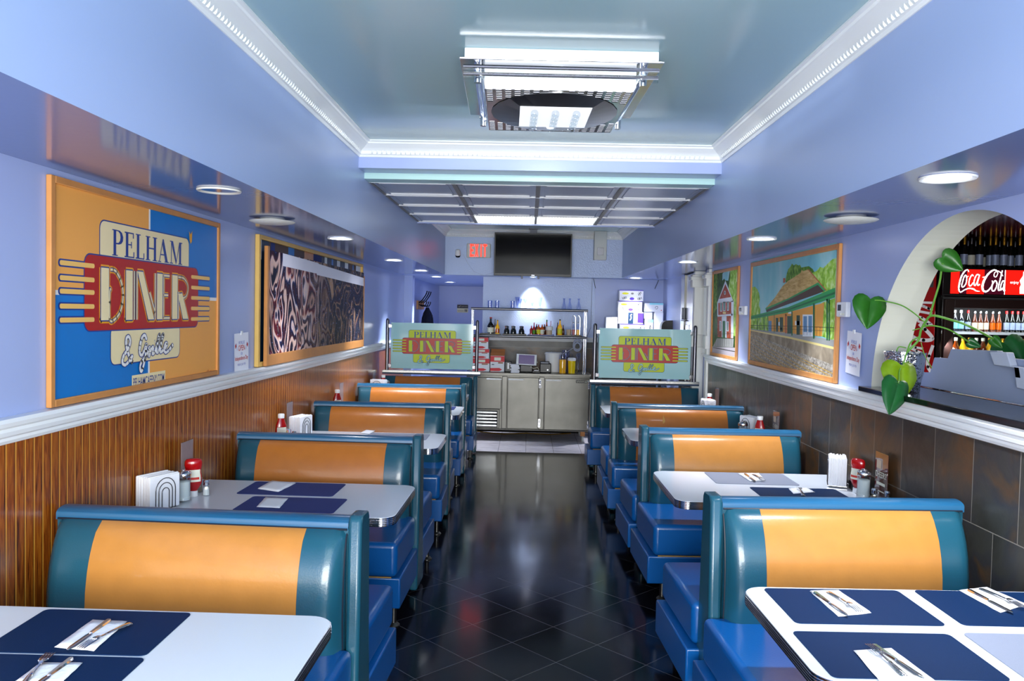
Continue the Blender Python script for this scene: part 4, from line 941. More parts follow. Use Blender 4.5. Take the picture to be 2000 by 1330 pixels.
# coat hooks and coat, left wall of the hall
c_ = Vector((XL, 13.0, 1.80))
t = thing('coat_rack', 'wooden coat rack with black iron hooks on the left hall wall', 'coat rack', (XL, 13.0, 1.70))
MB().box(0, -.30, .02, .025, .45, .16).build('board', 'pt_tie' if False else 'oak', t, bevel=.004)
for k, y in enumerate((-.2, .05, .3)):
    b = MB(); b.tube([(.025, y, .10), (.08, y, .07), (.13, y, .08), (.15, y, .13)], .009, 8); b.tube([(.025, y, .12), (.08, y, .17), (.13, y+.02, .25), (.15, y+.03, .30)], .009, 8)
    b.lathe([(.0005, -.014), (.014, 0), (.0005, .014)], (.15, y, .14), 10, caps=False); b.lathe([(.0005, -.014), (.014, 0), (.0005, .014)], (.15, y+.03, .31), 10, caps=False)
    b.build('hook', 'iron', t)
t = thing('coat', 'black coat hanging from the coat rack in the hall', 'coat', (XL+.165, 12.80, .965))
b = MB(); rings = []; n = 20
for z, rx, ry in [(0, .075, .20), (.15, .085, .20), (.35, .09, .19), (.5, .09, .17), (.62, .08, .15), (.70, .06, .10), (.75, .035, .05), (.79, .02, .02)]:
    rings.append([(max(-.095, rx*math.cos(2*PI*k/n)*(1+.18*math.sin(5*2*PI*k/n+z*3))), ry*math.sin(2*PI*k/n)*(1+.10*math.sin(7*2*PI*k/n+z)), z) for k in range(n)])
vs = [p for r in rings for p in r]; fs = [(i*n+k, i*n+(k+1) % n, (i+1)*n+(k+1) % n, (i+1)*n+k) for i in range(len(rings)-1) for k in range(n)]
b.add(vs, fs+[tuple(range(n)), tuple((len(rings)-1)*n+k for k in range(n))]); b.build('body', 'coat_black', t, sharp=70)
for s_ in (-1, 1): MB().tube([(.02, s_*.12, .66), (.03, s_*.19, .50), (.03, s_*.21, .30), (.035, s_*.20, .12)], [.05, .055, .05, .045], 12).build('sleeve', 'coat_black', t)
# steel door and white casings at the end of the right wall
t = thing('cold_room_door', 'tall stainless steel door with latch at the end of the right wall', 'door', (XR+.035, 9.02, 0))
MB().box(-.07, 0, .02, 0, .82, 2.19).build('door_panel', 'aluminium', t, bevel=.004)
MB().box(-.085, .52, .02, -.071, .535, 2.19).build('seam_strip', 'steel', t)
b = MB().box(-.11, .50, 1.66, -.07, .56, 1.80).box(-.095, .40, 1.64, -.07, .66, 1.655); b.build('latch', 'dark_steel', t, bevel=.006)
MB().box(-.10, .30, .9, -.08, .34, 1.60).build('pull_handle', 'chrome', t, bevel=.006)
def casing(y0, y1, x0, x1, name='trim_10'):
    b = MB().box(x0, y0, 0, x1, y1, ZS-.002).box(x0-.03, y0-.02, 2.02, x1, y1+.02, 2.16).box(x0-.045, y0-.03, 2.10, x1, y1+.03, 2.14).box(x0-.02, y0-.01, 1.36, x1, y1+.01, 1.50)
    struct(name, b, 'white_paint', bevel=.008)
casing(8.37, 8.47, XR-.03, XR+.04); casing(8.83, 8.91, XR-.08, XR+.04, 'trim_11')
t = thing('mirror', 'narrow mirror strip between two white casings on the right wall', 'mirror', (XR+.02, 8.65, 1.30))
MB().box(0, -.16, 0, .015, .16, .86).build('glass', 'mirror', t)
MB().box(-.008, -.17, -.02, .018, .17, -.001).build('lower_edge', 'chrome', t)

# lower wires along the header and right wall
b = MB().tube([P(1155, 541, 'y', 11.34), P(1200, 544, 'y', 11.34), P(1240, 546, 'y', 11.34), P(1290, 546, 'y', 11.34)], .003, 5); b.tube([P(1159, 544, 'y', 11.34), P(1163, 563, 'y', 11.30)], .004, 5); b.tube([P(1287, 546, 'y', 11.34), P(1279, 564, 'y', 11.2)], .004, 5)
tag(b.build('cable', 'dark_steel'), 'dark cable strung along the top of the back wall right of the television', 'cable')
b = MB().tube([P(1157, 542, 'y', 11.343), P(1155, 600, 'y', 11.343), P(1154, 640, 'y', 11.30), P(1146, 658, 'y', 11.0)], .0025, 5)
tag(b.build('cable', 'dark_steel'), 'thin cable running down the back wall right of the steel shelf', 'cable')
# ------------------------------------------------------------------ steel counter cooler at the back
CY = 10.40
def X3(a): return P(900+a/6.65, 780, 'y', CY).x
def Z3(b_, a=700): return P(900+a/6.65, 700+b_/6.65, 'y', CY).z
t = thing('counter_refrigerator', 'stainless steel refrigerated counter with louvred vent and hinged doors', 'refrigerator', (0, CY, 0))
cl_, cr_ = -.80, .822
MB().box(cl_, .03, .155, cr_, .76, .872).build('body', 'steel', t, bevel=.004)
MB().box(cl_-.01, -.02, .872, cr_+.012, .78, .908).build('worktop', 'steel', t, bevel=.004)
def panel(name, x0, x1, z0, z1, y=0.0, m='steel', par=None, bv=.006): return MB().box(x0, y, z0, x1, y+.03, z1).build(name, m, par or t, bevel=bv)
p = panel('upper_panel', cl_+.01, X3(524), .43, .842)
d2 = panel('door', X3(606), X3(1008), .175, .852); d3 = panel('door', X3(1088), X3(1662), .17, .852)
panel('mullion', X3(1014), X3(1082), .17, .862, .006); panel('mullion', X3(532), X3(600), .17, .862, .006); panel('bottom_rail', cl_, cr_, .152, .168, .004)
g = panel('vent_frame', cl_+.01, X3(505), .175, .425, .01)
for k in range(5):
    MB().box(cl_+.03, -.012, .195+k*.043, X3(478), .012, .225+k*.043).build('louvre', 'aluminium', g, bevel=.008)
MB().box(cl_+.02, .004, .185, X3(480), .009, .405).build('vent_shade', 'under_dark', g)  # dark sheet painting the shade behind the louvres
for par, a0, a1 in ((p, 330, 525), (d2, 612, 815), (d3, 1098, 1300)):
    MB().box(X3(a0), -.022, .815, X3(a1), .002, .832).build('handle', 'grid_shine', par, bevel=.004)
for par, a in ((d2, 1024), (d3, 1655)):
    for z0 in (.72, .20): 
        b = MB().box(X3(a)-.014, -.012, z0, X3(a)+.014, 0, z0+.11); b.cyl((X3(a), -.018, z0+.005), (X3(a), -.018, z0+.045), .009, 10); b.cyl((X3(a), -.018, z0+.055), (X3(a), -.018, z0+.10), .009, 10)
        b.build('hinge', 'chrome', par, bevel=.002)
A_ = Art(lambda a, b_, l: Vector((a, -.002-l, b_))); x0, x1 = X3(1488), X3(1640)
A_.rrect(x0, .795, x1, .835, .008, 0); A_.stroke([(x0+.01+.012*k, .815+.009*(-1)**k) for k in range(11)], .004, 1, 1); A_.ell(x1-.018, .815, .012, .012, 1, 1); A_.ell(x1-.018, .815, .007, .007, 0, 2)
A_.build('badge', ['black_plastic', 'label_white'], d3)
for x in (cl_+.08, cr_-.075):
    for y in (.10, .68):
        k = MB().box(x-.03, y-.03, .085, x+.03, y+.03, .152).build('caster', 'orange_wood', t, bevel=.004)
        MB().lathe([(.002, -.016), (.036, -.016), (.042, -.010), (.042, .010), (.036, .016), (.002, .016)], n=20, mx=Matrix.Translation((x+.0, y-.01, .044)) @ Matrix.Rotation(PI/2, 4, 'Y')).build('wheel', 'rubber_grey', k)
b = MB().tube([(cl_+.1, .2, .10), (-.3, .25, .06), (0, .2, .09), (.3, .25, .07), (.6, .2, .10)], .008, 6); b.build('hose', 'brass', t)
MB().box(cl_+.05, .72, .02, cr_-.05, .75, .15).build('rear_shade', 'under_dark', t)  # dark strip standing in for the shade under the counter

# two-tier over-shelf
t = thing('over_shelf', 'two-tier stainless over-shelf standing on the steel counter', 'shelf', (0, 10.75, .908))
for z in (.475, .835):
    MB().box(-.755, -.155, z-.012, .770, .155, z+.006).build('shelf_board', 'steel', t, bevel=.003)
    MB().tube([(-.770, -.165, z), (.785, -.165, z)], .017, 12).build('front_rail', 'steel_dark', t)
for x in (-.758, .745, .77):
    MB().cyl((x, -.12, 0), (x, -.12, .85), .012, 12).build('upright', 'chrome', t)
for x in (-.758, .757): MB().cyl((x, .13, 0), (x, .13, .85), .012, 12).build('upright', 'chrome', t)
ZS1 = .908+.481; ZS2 = .908+.841; SY = 10.72

def X1(a, y=SY): return P(880+a/7.143, 640, 'y', y).x
def glassy(kind, a, lbl, m='blue_glass'):
    H = {'tumbler': [(.028, 0), (.030, .002), (.033, .100), (.031, .100), (.028, .006), (.001, .006)], 'pilsner': [(.036, 0), (.036, .003), (.012, .02), (.018, .06), (.034, .155), (.032, .155), (.016, .06), (.001, .03)],
         'goblet': [(.030, 0), (.030, .003), (.005, .012), (.005, .06), (.024, .085), (.030, .115), (.028, .135), (.026, .135), (.027, .115), (.001, .07)],
         'carafe': [(.030, 0), (.034, .01), (.030, .05), (.012, .10), (.012, .13), (.018, .15), (.016, .15), (.010, .13), (.010, .10), (.001, .01)]}[kind]
    yy = SY+(.08 if a in (962, 925) and a == 962 else 0); o = MB().lathe(H, n=20, caps=False).build('drinking_glass', m); o.location = (X1(a, yy), yy, ZS2+.007)
    return tag(o, lbl, 'glass', 'glassware on the top of the steel over-shelf')
for kind, a, lbl in [('tumbler', 543, 'leftmost clear tumbler on top of the steel over-shelf'), ('tumbler', 643, 'clear tumbler second from the left on top of the over-shelf'), ('tumbler', 860, 'clear tumbler beside the tall glasses on top of the over-shelf'),
                     ('pilsner', 925, 'tall flared glass next to the third tumbler on the over-shelf'), ('goblet', 962, 'small stemmed glass between tall flared glass and goblets'), ('goblet', 1035, 'stemmed goblet left of the bright spot on the over-shelf'), ('pilsner', 1132, 'tall flared glass at the left rim of the bright wall spot'),
                     ('pilsner', 1240, 'tall flared glass within the bright wall spot'), ('carafe', 1575, 'narrow-necked small carafe right of the bright wall spot'), ('carafe', 1655, 'middle one of three small carafes at the right of the over-shelf'), ('carafe', 1780, 'small carafe nearest the right end of the over-shelf')]:
    glassy(kind, a, lbl)
# trays and what stands on them
for k, (a0, a1, m_, c_) in enumerate([(405, 700, 'tray_black', 'black tray under the syrup bottle, left end of the middle shelf'), (722, 1062, 'tray_brown', 'dark brown tray under the three dark syrup jugs'), (1072, 1450, 'tray_blue', 'blue tray under the hot sauces'), (1482, 1835, 'tray_black', 'black tray under the wire cruet stand')]):
    x0, x1 = X1(a0, 10.6), X1(a1, 10.6); o = MB().box(x0, -.12, 0, x1, .14, .006).box(x0, -.12, .006, x1, -.108, .022).box(x0, .128, .006, x1, .14, .022).box(x0, -.108, .006, x0+.012, .128, .022).box(x1-.012, -.108, .006, x1, .128, .022).build('serving_tray', m_)
    o.location = (0, SY, ZS1+.001); tag(o, c_, 'tray', 'trays on the middle shelf')
ZI = ZS1+.008
def bottle(name, a, h, r, mb, mc, lbl, neck=.36, lab=None, y=SY-.03, zz0=None, cat='bottle', liquid=None, capm_h=.07, g=None, x=None):
    t = thing(name, lbl, cat, (X1(a, y) if x is None else x, y, ZI if zz0 is None else zz0), 0, g)
    hb = h*(1-neck)
    MB().lathe([(r*.9, 0), (r, h*.02), (r, hb*.86), (r*.85, hb*.97), (r*.36, hb+h*neck*.35), (r*.30, h*(1-capm_h))], n=18).build('body', mb, t)
    MB().lathe([(r*.36, h*(1-capm_h)), (r*.36, h*.99), (r*.3, h)], n=14).build('cap', mc, t)
    if lab: MB().lathe([(r*1.02, hb*.22), (r*1.02, hb*.72)], n=18, caps=False).build('label', lab, t)
    return t
bottle('syrup_bottle', 560, .235, .046, 'dark_bottle', 'red_plastic', 'dark syrup bottle with white label and red cap, left end of middle shelf', .42, 'label_white')
bottle('sauce_bottle', 622, .21, .022, 'steel_dark', 'steel_dark', 'slim grey bottle between syrup bottle and yellow-labelled bottle', .4)
bottle('sauce_bottle', 655, .20, .028, 'yellow_liquid', 'brass', 'yellow-orange sauce bottle right of the syrup bottle with red cap', .42, 'orange_sauce', y=SY-.06)
for a, w_ in ((785, 'left one, of three dark syrup jugs on the brown tray'), (878, 'middle one, of three dark syrup jugs on the brown tray'), (992, 'right one, of three dark syrup jugs on the brown tray')):
    t = thing('syrup_jug', w_, 'jug', (X1(a), SY-.03, ZI), 0, 'dark syrup jugs on the brown tray')
    MB().lathe([(.038, 0), (.041, .01), (.038, .06), (.028, .085), (.026, .09)], n=18).build('body', 'dark_bottle', t)
    MB().lathe([(.026, .0905), (.028, .10), (.032, .118), (.028, .122), (.012, .126)], n=18).build('lid', 'chrome', t)
    MB().tube([(0, .028, .105), (0, .055, .095), (0, .058, .06), (0, .04, .035)], .005, 6).build('handle', 'dark_bottle', t)
bottle('sauce_bottle', 1128, .13, .022, 'ketchup', 'red_plastic', 'short dark red sauce bottle at the left end of the blue tray', .3)
bottle('sauce_bottle', 1165, .175, .021, 'ketchup', 'red_plastic', 'red hot sauce bottle with green collar and red cap', .42, 'green_cap', y=SY-.07)
for a, w_ in ((1228, 'orange sauce bottle with yellow label, left of the pair on the blue tray'), (1278, 'orange sauce bottle with pale label, right of the pair on the blue tray')):
    bottle('sauce_bottle', a, .15, .026, 'orange_sauce', 'orange_sauce', w_, .24, 'box_yellow' if a < 1250 else 'label_white', y=SY-.07)
for a, w_ in ((1200, 'brown-red sauce bottle behind the left orange pair'), (1310, 'brown-red sauce bottle behind the right orange bottle')):
    bottle('sauce_bottle', a, .155, .024, 'brown_bottle', 'orange_sauce', w_, .3, y=SY+.03)
bottle('sauce_bottle', 1341, .215, .024, 'orange_sauce', 'green_cap', 'tall orange sauce bottle with round green cap', .45, y=SY+.05, capm_h=.14)
t = thing('condiment_jar', 'squat jar with wide white lid on the blue tray', 'jar', (X1(1375), SY-.05, ZI)); MB().lathe([(.036, 0), (.040, .01), (.040, .065), (.034, .075)], n=20).build('body', 'skin_beige', t); MB().lathe([(.046, .0755), (.050, .085), (.048, .125), (.03, .13)], n=20).build('lid', 'white_plastic', t); MB().tube([(.018, 0, .13), (.022, 0, .20)], .003, 6).build('spoon_handle', 'red_plastic', t)
bottle('oil_bottle', 1525, .225, .032, 'yellow_liquid', 'black_plastic', 'clear bottle with yellow oil and black cap on the right tray', .40, 'box_yellow')
bottle('sauce_bottle', 1493, .18, .02, 'brown_bottle', 'dark_steel', 'thin brown bottle half behind the yellow oil bottle', .4, y=SY+.03)
bottle('sauce_bottle', 1572, .15, .018, 'brown_bottle', 'brass', 'small brown bottle right of the yellow oil bottle', .4)
t = thing('paper_cup', 'beige paper cup left of the wire cruet stand', 'cup', (X1(1650), SY-.02, ZI)); MB().lathe([(.026, 0), (.036, .09), (.034, .09), (.024, .004), (.001, .004)], n=20, caps=False).build('body', 'skin_beige', t)
t = thing('cruet_stand', 'chrome wire cruet stand with two handles at the right end of the shelf', 'cruet stand', (X1(1745), SY-.04, ZI))
b = MB()
for s_ in (-1, 1):
    b.tube([(s_*.030-.024, 0, .02)]+[(s_*.030+.024*math.cos(a), 0, .235+.045*math.sin(a)) for a in [PI-PI*k/8 for k in range(9)]]+[(s_*.030+.024, 0, .02)], .003, 6)
b.tube([(-.06, -.03, .02), (.06, -.03, .02), (.06, .03, .02), (-.06, .03, .02)], .003, 6, closed=True); b.build('wire_frame', 'chrome', t)
for s_, m_, w_ in ((-1, 'ketchup', 'small cruet of red vinegar in the chrome stand'), (1, 'yellow_liquid', 'small cruet of yellow oil in the chrome stand')):
    o = thing('cruet_bottle', w_, 'bottle', (X1(1745)+s_*.030, SY-.04, ZI+.002)); MB().lathe([(.017, 0), (.017, .09)], n=16).build('liquid', m_, o); MB().lathe([(.018, .0905), (.017, .12), (.008, .14), (.008, .17)], n=16).build('neck', 'blue_glass', o); MB().lathe([(.009, .171), (.011, .185), (.002, .19)], n=12).build('stopper', 'chrome', o)

# ---------------- on the worktop
ZW = .909; WY = 10.62
def XW(a, y=WY): return P(880+a/7.143, 700, 'y', y).x
def carton(x0, x1, y0, y1, z0, z1, lbl, style, grp):
    t = thing('carton', lbl, 'box', ((x0+x1)/2, (y0+y1)/2, z0), 0, grp); w, d, h = (x1-x0)/2, (y1-y0)/2, z1-z0
    MB().box(-w, -d, 0, w, d, h-.001).build('box_body', 'box_white' if style != 'open' else 'box_white', t, bevel=.003)
    A_ = Art(lambda a, b_, l: Vector((a, -d-.0006-l, b_)), .0006)
    if style in ('red', 'open'):
        A_.rect(-w, h*.62, w, h*.98, 0); A_.rect(-w*.45, h*.70, w*.5, h*.90, 1, 1); A_.poly([(-w, h*.04), (w*.3, h*.04), (w*.7, h*.13), (w*.3, h*.24), (-w, h*.22)], 0); A_.rect(-w*.8, h*.42, -w*.45, h*.47, 2, 1); A_.rect(w*.1, h*.52, w*.8, h*.60, 3)
    if style == 'purple':
        A_.rect(-w, h*.93, w, h, 4); A_.ell(-w*.5, h*.68, w*.28, h*.10, 5, 1); A_.ell(w*.08, h*.68, w*.12, h*.09, 6, 1); A_.ell(w*.05, h*.20, w*.2, h*.13, 4, 1)
        for kx, ky in ((.55, .62), (.62, .76), (-.75, .24), (-.6, .3), (.5, .2), (.66, .26)): A_.stroke([(w*kx+w*.07*j, h*ky+h*.10*(-1)**j) for j in range(4)], h*.035, 2, 2)
    if style == 'navy':
        A_.rect(-w*.2, h*.02, w*.22, h*.95, 7); A_.rect(w*.55, h*.1, w, h*.9, 4); A_.stroke([(-w*.05, h*.3), (w*.05, h*.5), (0, h*.7), (w*.08, h*.8)], h*.08, 1, 1); A_.stroke([(w*.3, h*.2), (w*.36, h*.5), (w*.3, h*.8)], h*.03, 2, 1)
    if style == 'cyan':
        A_.rect(-w*.5, h*.8, w, h, 8); A_.rect(-w, 0, -w*.85, h*.35, 8); A_.stroke([(w*.1, h*.4), (w*.2, h*.6), (w*.4, h*.6), (w*.35, h*.35), (w*.15, h*.35)], h*.04, 2, 1); A_.ell(w*.8, h*.18, w*.06, h*.05, 0, 1)
    if A_.v: A_.build('print', ['box_red', 'label_white', 'ink', 'cardboard', 'box_purple', 'box_yellow', 'grid_bar', 'box_navy', 'box_cyan'], t)
    return t
xl = -.738
for k, (b0, b1, a1) in enumerate([(1000, 1155, 548), (868, 1000, 540), (707, 868, 524)]):
    pz0 = P(880+450/7.143, 560+b1/7.143, 'y', 10.55).z; pz1 = P(880+450/7.143, 560+b0/7.143, 'y', 10.55).z
    carton(xl, XW(a1, 10.55)-.003, 10.55, 10.56+.24, ZW if k == 0 else pz0, pz1 if k < 2 else 1.362, 'red and white carton behind the left screen post, %s of its stack' % ('bottom', 'middle', 'top')[k], 'red', 'red and white cartons on the steel counter')
t = carton(XW(556, 10.55), XW(752, 10.55), 10.55, 10.78, ZW, P(980, 560+965/7.143, 'y', 10.55).z, 'single open red and white carton with brown cardboard flaps up', 'open', None)
w_ = (XW(752, 10.55)-XW(556, 10.55))/2; h_ = P(980, 560+965/7.143, 'y', 10.55).z-ZW
MB().add([(-w_, -.112, h_), (w_, -.112, h_), (w_-.01, -.13, h_+.045), (-w_+.005, -.135, h_+.045), (-w_, -.109, h_), (w_, -.109, h_), (w_-.01, -.127, h_+.045), (-w_+.005, -.132, h_+.045)], [(0, 1, 2, 3), (4, 5, 6, 7), (0, 1, 5, 4), (2, 3, 7, 6)]).build('flap', 'cardboard', t)
MB().box(-w_, .10, h_, w_, .104, h_+.08).build('flap', 'cardboard', t)
t = thing('card_terminal', 'black handheld card terminal with pale stripe beside the open carton', 'terminal', (XW(808), WY-.05, ZW)); MB().box(-.045, -.03, 0, .045, .05, .14).build('body', 'black_plastic', t, bevel=.008); MB().box(-.01, -.032, .04, .012, -.029, .12).build('display', 'grid_shine', t)
t = thing('paper_stack', 'untidy stack of white papers left of the tablet till', 'paper', (XW(905), WY-.17, ZW))
random.seed(5)
for k in range(9): 
    dx = random.uniform(-.012, .012); MB().box(-.058+dx, -.04, .0005+k*.0125, .052+dx, .08, .012+k*.0125).build('sheets', 'paper', t, rotz=random.uniform(-.06, .06))
t = thing('tablet_till', 'white tablet on a black till stand in the middle of the counter', 'tablet', (XW(1060), WY-.02, ZW))
MB().box(-.085, -.04, 0, .085, .12, .105).build('stand_base', 'black_plastic', t, bevel=.01); MB().box(-.02, .02, .10, .02, .05, .20).build('stand_arm', 'black_plastic', t)
mx_ = Matrix.Translation((0, -.06, .17)) @ Matrix.Rotation(math.radians(2), 4, 'Y') @ Matrix.Rotation(math.radians(-18), 4, 'X')
MB().box(-.135, 0, -.075, .135, .008, .075, mx=mx_).build('tablet_body', 'white_plastic', t, bevel=.004); s_ = MB().box(-.105, -.0015, -.062, .105, .0, .062, mx=mx_).build('screen', 'screen_glow', t)
MB().box(-.14, .009, -.08, .14, .02, .08, mx=mx_).build('tablet_case', 'black_plastic', t, bevel=.004)
tag(MB().tube([(XW(1195), WY-.02, ZW+.17), (XW(1215), WY-.03, ZW+.13), (XW(1150), WY-.06, ZW+.11), (XW(1120), WY-.07, ZW+.07), (XW(1160), WY-.10, ZW+.055), (XW(1215), WY-.10, ZW+.07), (XW(1240), WY-.08, ZW+.03)], .004, 6).build('charging_cable', 'label_white'), 'white charging cable looping beside the tablet till', 'cable')
t = thing('card_reader', 'small low dark card reader in front of the receipt printer', 'card reader', (XW(1200, 10.5), 10.50, ZW)); MB().box(-.055, -.03, 0, .055, .05, .03).build('body', 'black_plastic', t, bevel=.008); MB().box(-.03, -.02, .03, .03, .02, .036).build('keypad', 'steel_dark', t)
t = thing('receipt_printer', 'black receipt printer with small blue light right of the tablet till', 'printer', (XW(1325), WY-.04, ZW)); MB().box(-.075, -.06, 0, .075, .09, .125).build('body', 'black_plastic', t, bevel=.010); MB().box(-.07, -.062, .118, .05, .06, .150).build('lid', 'dark_steel', t, bevel=.008); MB().lathe([(.001, 0), (.006, 0), (.006, .003), (.001, .003)], n=10, mx=Matrix.Translation((.03, -.062, .04)) @ Matrix.Rotation(PI/2, 4, 'X')).build('power_light', 'lamp_glow', t)
t = thing('bucket', 'large white plastic bucket with lid behind the receipt printer', 'bucket', (XW(1430, 10.78), 10.80, ZW)); MB().lathe([(.095, 0), (.112, .235)], n=28).build('body', 'white_plastic', t); MB().lathe([(.118, .2355), (.120, .24), (.120, .255), (.110, .262), (.001, .262)], n=28).build('lid', 'white_plastic', t)
t = thing('jar', 'glass jar of yellow liquid right of the white bucket', 'jar', (XW(1562), WY-.06, ZW)); MB().lathe([(.042, .002), (.045, .18)], n=18).build('content', 'yellow_liquid', t); MB().lathe([(.048, .0), (.050, .19), (.044, .22), (.046, .24)], n=18, caps=False).build('glass', 'blue_glass', t)
t = thing('pitcher', 'tall clear pitcher behind the yellow containers', 'pitcher', (XW(1612), WY+.08, ZW)); MB().lathe([(.055, 0), (.062, .01), (.050, .30), (.046, .30), (.050, .012), (.001, .012)], n=20, caps=False).build('body', 'blue_glass', t); MB().tube([(.05, 0, .27), (.085, 0, .25), (.09, 0, .12), (.058, 0, .07)], .007, 8).build('handle', 'blue_glass', t)
t = thing('container', 'bright yellow tub with white lid right end of the counter', 'container', (XW(1690), WY-.03, ZW)); MB().lathe([(.045, 0), (.052, .165)], n=20).build('body', 'yellow_plastic', t); MB().lathe([(.056, .1655), (.058, .19), (.045, .205)], n=20).build('lid', 'white_plastic', t)
t = thing('glass_stand', 'clear stemmed glass stand at the right end of the counter', 'glass stand', (XW(1785), WY-.04, ZW)); MB().lathe([(.045, 0), (.045, .004), (.008, .012), (.006, .15), (.026, .20), (.030, .27), (.028, .27), (.001, .19)], n=18, caps=False).build('body', 'blue_glass', t)
t = thing('tongs', 'steel tongs and whisk hanging by the right upright', 'utensil', (XW(1752), WY+.06, ZW))
MB().tube([(-.02, 0, 0), (-.03, 0, .12), (0, 0, .25), (.03, 0, .12), (.02, 0, 0)], .005, 6).build('wire_loop', 'chrome', t)
b = MB()
for k in range(6):
    r = .062-.004*k; b.tube([(r*math.cos(a)*(.9+.05*math.sin(k)), -.004*k, .02*math.sin(k)+r*1.25*math.sin(a)) for a in [2*PI*j/24 for j in range(24)]], .0055, 6, closed=True)
b.tube([(-.05, 0, -.03), (-.12, .01, -.08), (-.20, .02, -.12)], .004, 6)
o = b.build('coiled_cable', 'wire_grey'); o.location = (XW(1765, 10.56), 10.565, P(1128, 560+830/7.143, 'y', 10.6).z+.01); tag(o, 'coil of grey cable hung on the right upright of the over-shelf', 'cable')

# ---------------- boxes at the right of the back wall
BY = 11.02; zsh = 1.42
t = thing('side_shelf', 'white shelf unit behind the right frosted screen carrying the boxes', 'shelf', (1.42, 11.08, 0))
MB().box(-.44, -.24, zsh-.03, .44, .22, zsh).build('shelf_board', 'white_plastic', t, bevel=.003); MB().box(-.44, -.24, .5, .44, .22, .53).build('shelf_board', 'white_plastic', t, bevel=.003)
for x in (-.42, .42):
    for y in (-.22, .20): MB().box(x-.015, y-.015, 0, x+.015, y+.015, zsh-.03).build('leg', 'chrome', t)
def XB(a, y=BY): return P(1140+a/6.65, 610, 'y', y).x
def ZB_(b_, a=600, y=BY): return P(1140+a/6.65, 540+b_/6.65, 'y', y).z
GB = 'supply boxes by the back wall'
prev = zsh
for a0, a1, b0, st, w_ in [(478, 790, 617, 'purple', 'bottom of the stack beside the frosted screen'), (448, 775, 458, 'navy', 'with dark navy block, second from the bottom of its stack'), (445, 757, 318, 'purple', 'purple-edged, second from the top of its stack'), (458, 770, 176, 'purple', 'purple-edged, topmost of its stack')]:
    z1 = ZB_(b0); carton(XB(a0), XB(a1), BY, BY+.2, prev+.001, z1, 'white supply box, '+w_, st, GB); prev = z1
carton(XB(292), XB(440), BY, BY+.15, zsh+.001, ZB_(528, 370), 'plain white box left of the tall box stack', 'plain', GB)
z1 = ZB_(560, 900); carton(XB(800), XB(905), BY, BY+.12, zsh+.001, z1, 'white and cyan box, bottom right beside the tall box stack', 'cyan', GB)
for a0, a1, w_ in ((795, 898, 'white paper bundle left, under the cyan-striped box'), (918, 1040, 'white paper bundle right, under the cyan-striped box')):
    t = thing('paper_bundle', w_, 'paper bundle', ((XB(a0)+XB(a1))/2, BY+.07, z1 if a0 < 900 else zsh), 0, GB); w_ = (XB(a1)-XB(a0))/2; h_ = ZB_(458, 900)-(z1 if a0 < 900 else zsh)
    MB().box(-w_, -.06, .001, w_, .06, h_-.001).build('wrapped_body', 'paper', t, bevel=.015, seg=3)
carton(XB(792), XB(1032), BY, BY+.14, ZB_(458, 900), ZB_(345, 900), 'white box with cyan stripe resting on two paper bundles', 'cyan', GB)
t = thing('towel_dispenser', 'large dark rounded paper towel dispenser by the steel door', 'dispenser', (1.77, 10.60, 1.42))
MB().extr([(.11*c_-.0, .18+.0*s_) if False else (math.copysign(abs(c_)**.6, c_)*.145, .10+math.copysign(abs(s_)**.6, s_)*.125) for c_, s_ in [(math.cos(2*PI*k/32), math.sin(2*PI*k/32)) for k in range(32)]], 'y', -.06, .08).build('shell', 'black_plastic', t, bevel=.012, seg=3)
MB().lathe([(.085, -.0005), (.085, -.012), (.001, -.014)], n=28, mx=Matrix.Translation((.05, -.06, .06)) @ Matrix.Rotation(-PI/2, 4, 'X') @ Matrix.Rotation(PI, 4, 'X')).build('window', 'steel_dark', t)
bpy.data.objects['towel_dispenser'].location = (P(1312, 632, 'y', 10.6).x, 10.6, 1.415)
t = thing('wall_bracket', 'dark shelf bracket carrying the towel dispenser', 'bracket', (1.80, 10.6, 1.36)); MB().box(-.16, -.07, .02, .10, .10, .054).build('plate', 'dark_steel', t); MB().box(.07, -.03, -.10, .10, .05, .02).build('arm', 'dark_steel', t)
c_ = P(1316, 600, 'y', 10.78); tag(MB().tube([(c_.x-.04, 10.80, 0.0), (c_.x, 10.80, 1.84)], .014, 10).build('broom_handle', 'orange_wood'), 'wooden broom handle standing behind the towel dispenser', 'broom')
# ------------------------------------------------------------------ placemats, napkins, cutlery
TZ = .7506
def placemat(x0, x1, y0, y1, m, label, rz=0):
    t = Art.__new__(Art)
    w, d, r = (x1-x0)/2, (y1-y0)/2, .018; pts = []
    for cx, cy, st in ((w-r, d-r, 0), (-w+r, d-r, 1), (-w+r, -d+r, 2), (w-r, -d+r, 3)):
        for k in range(5): a = PI/2*(st+k/4); pts.append((cx+r*math.cos(a), cy+r*math.sin(a)))
    o = MB().extr(pts, 'z', 0, .0022).build('placemat', m); o.location = ((x0+x1)/2, (y0+y1)/2, TZ); o.rotation_euler.z = math.radians(rz)
    return tag(o, label, 'placemat', 'placemats')
placemat(-1.472, -1.017, 2.093, 2.400, 'mat_blue', 'dark blue placemat on the near left table, farther from the camera', .5)
placemat(-1.465, -1.006, 1.775, 2.081, 'mat_blue', 'dark blue placemat on the near left table, closest to the camera', .3)
placemat(-1.465, -.970, 3.970, 4.262, 'mat_purple', 'purple-blue placemat against the second left bench, with one napkin', -1)
placemat(-1.362, -.885, 3.640, 3.925, 'mat_purple', 'purple-blue placemat half hidden behind the front left bench', -1)
placemat(.848, 1.321, 2.468, 2.782, 'mat_blue', 'dark blue placemat at the aisle corner of the near right table by the bench', 1.8)
placemat(1.378, 1.850, 2.488, 2.802, 'mat_blue', 'dark blue placemat on the near right table next to the tile wall, by the bench', 1)
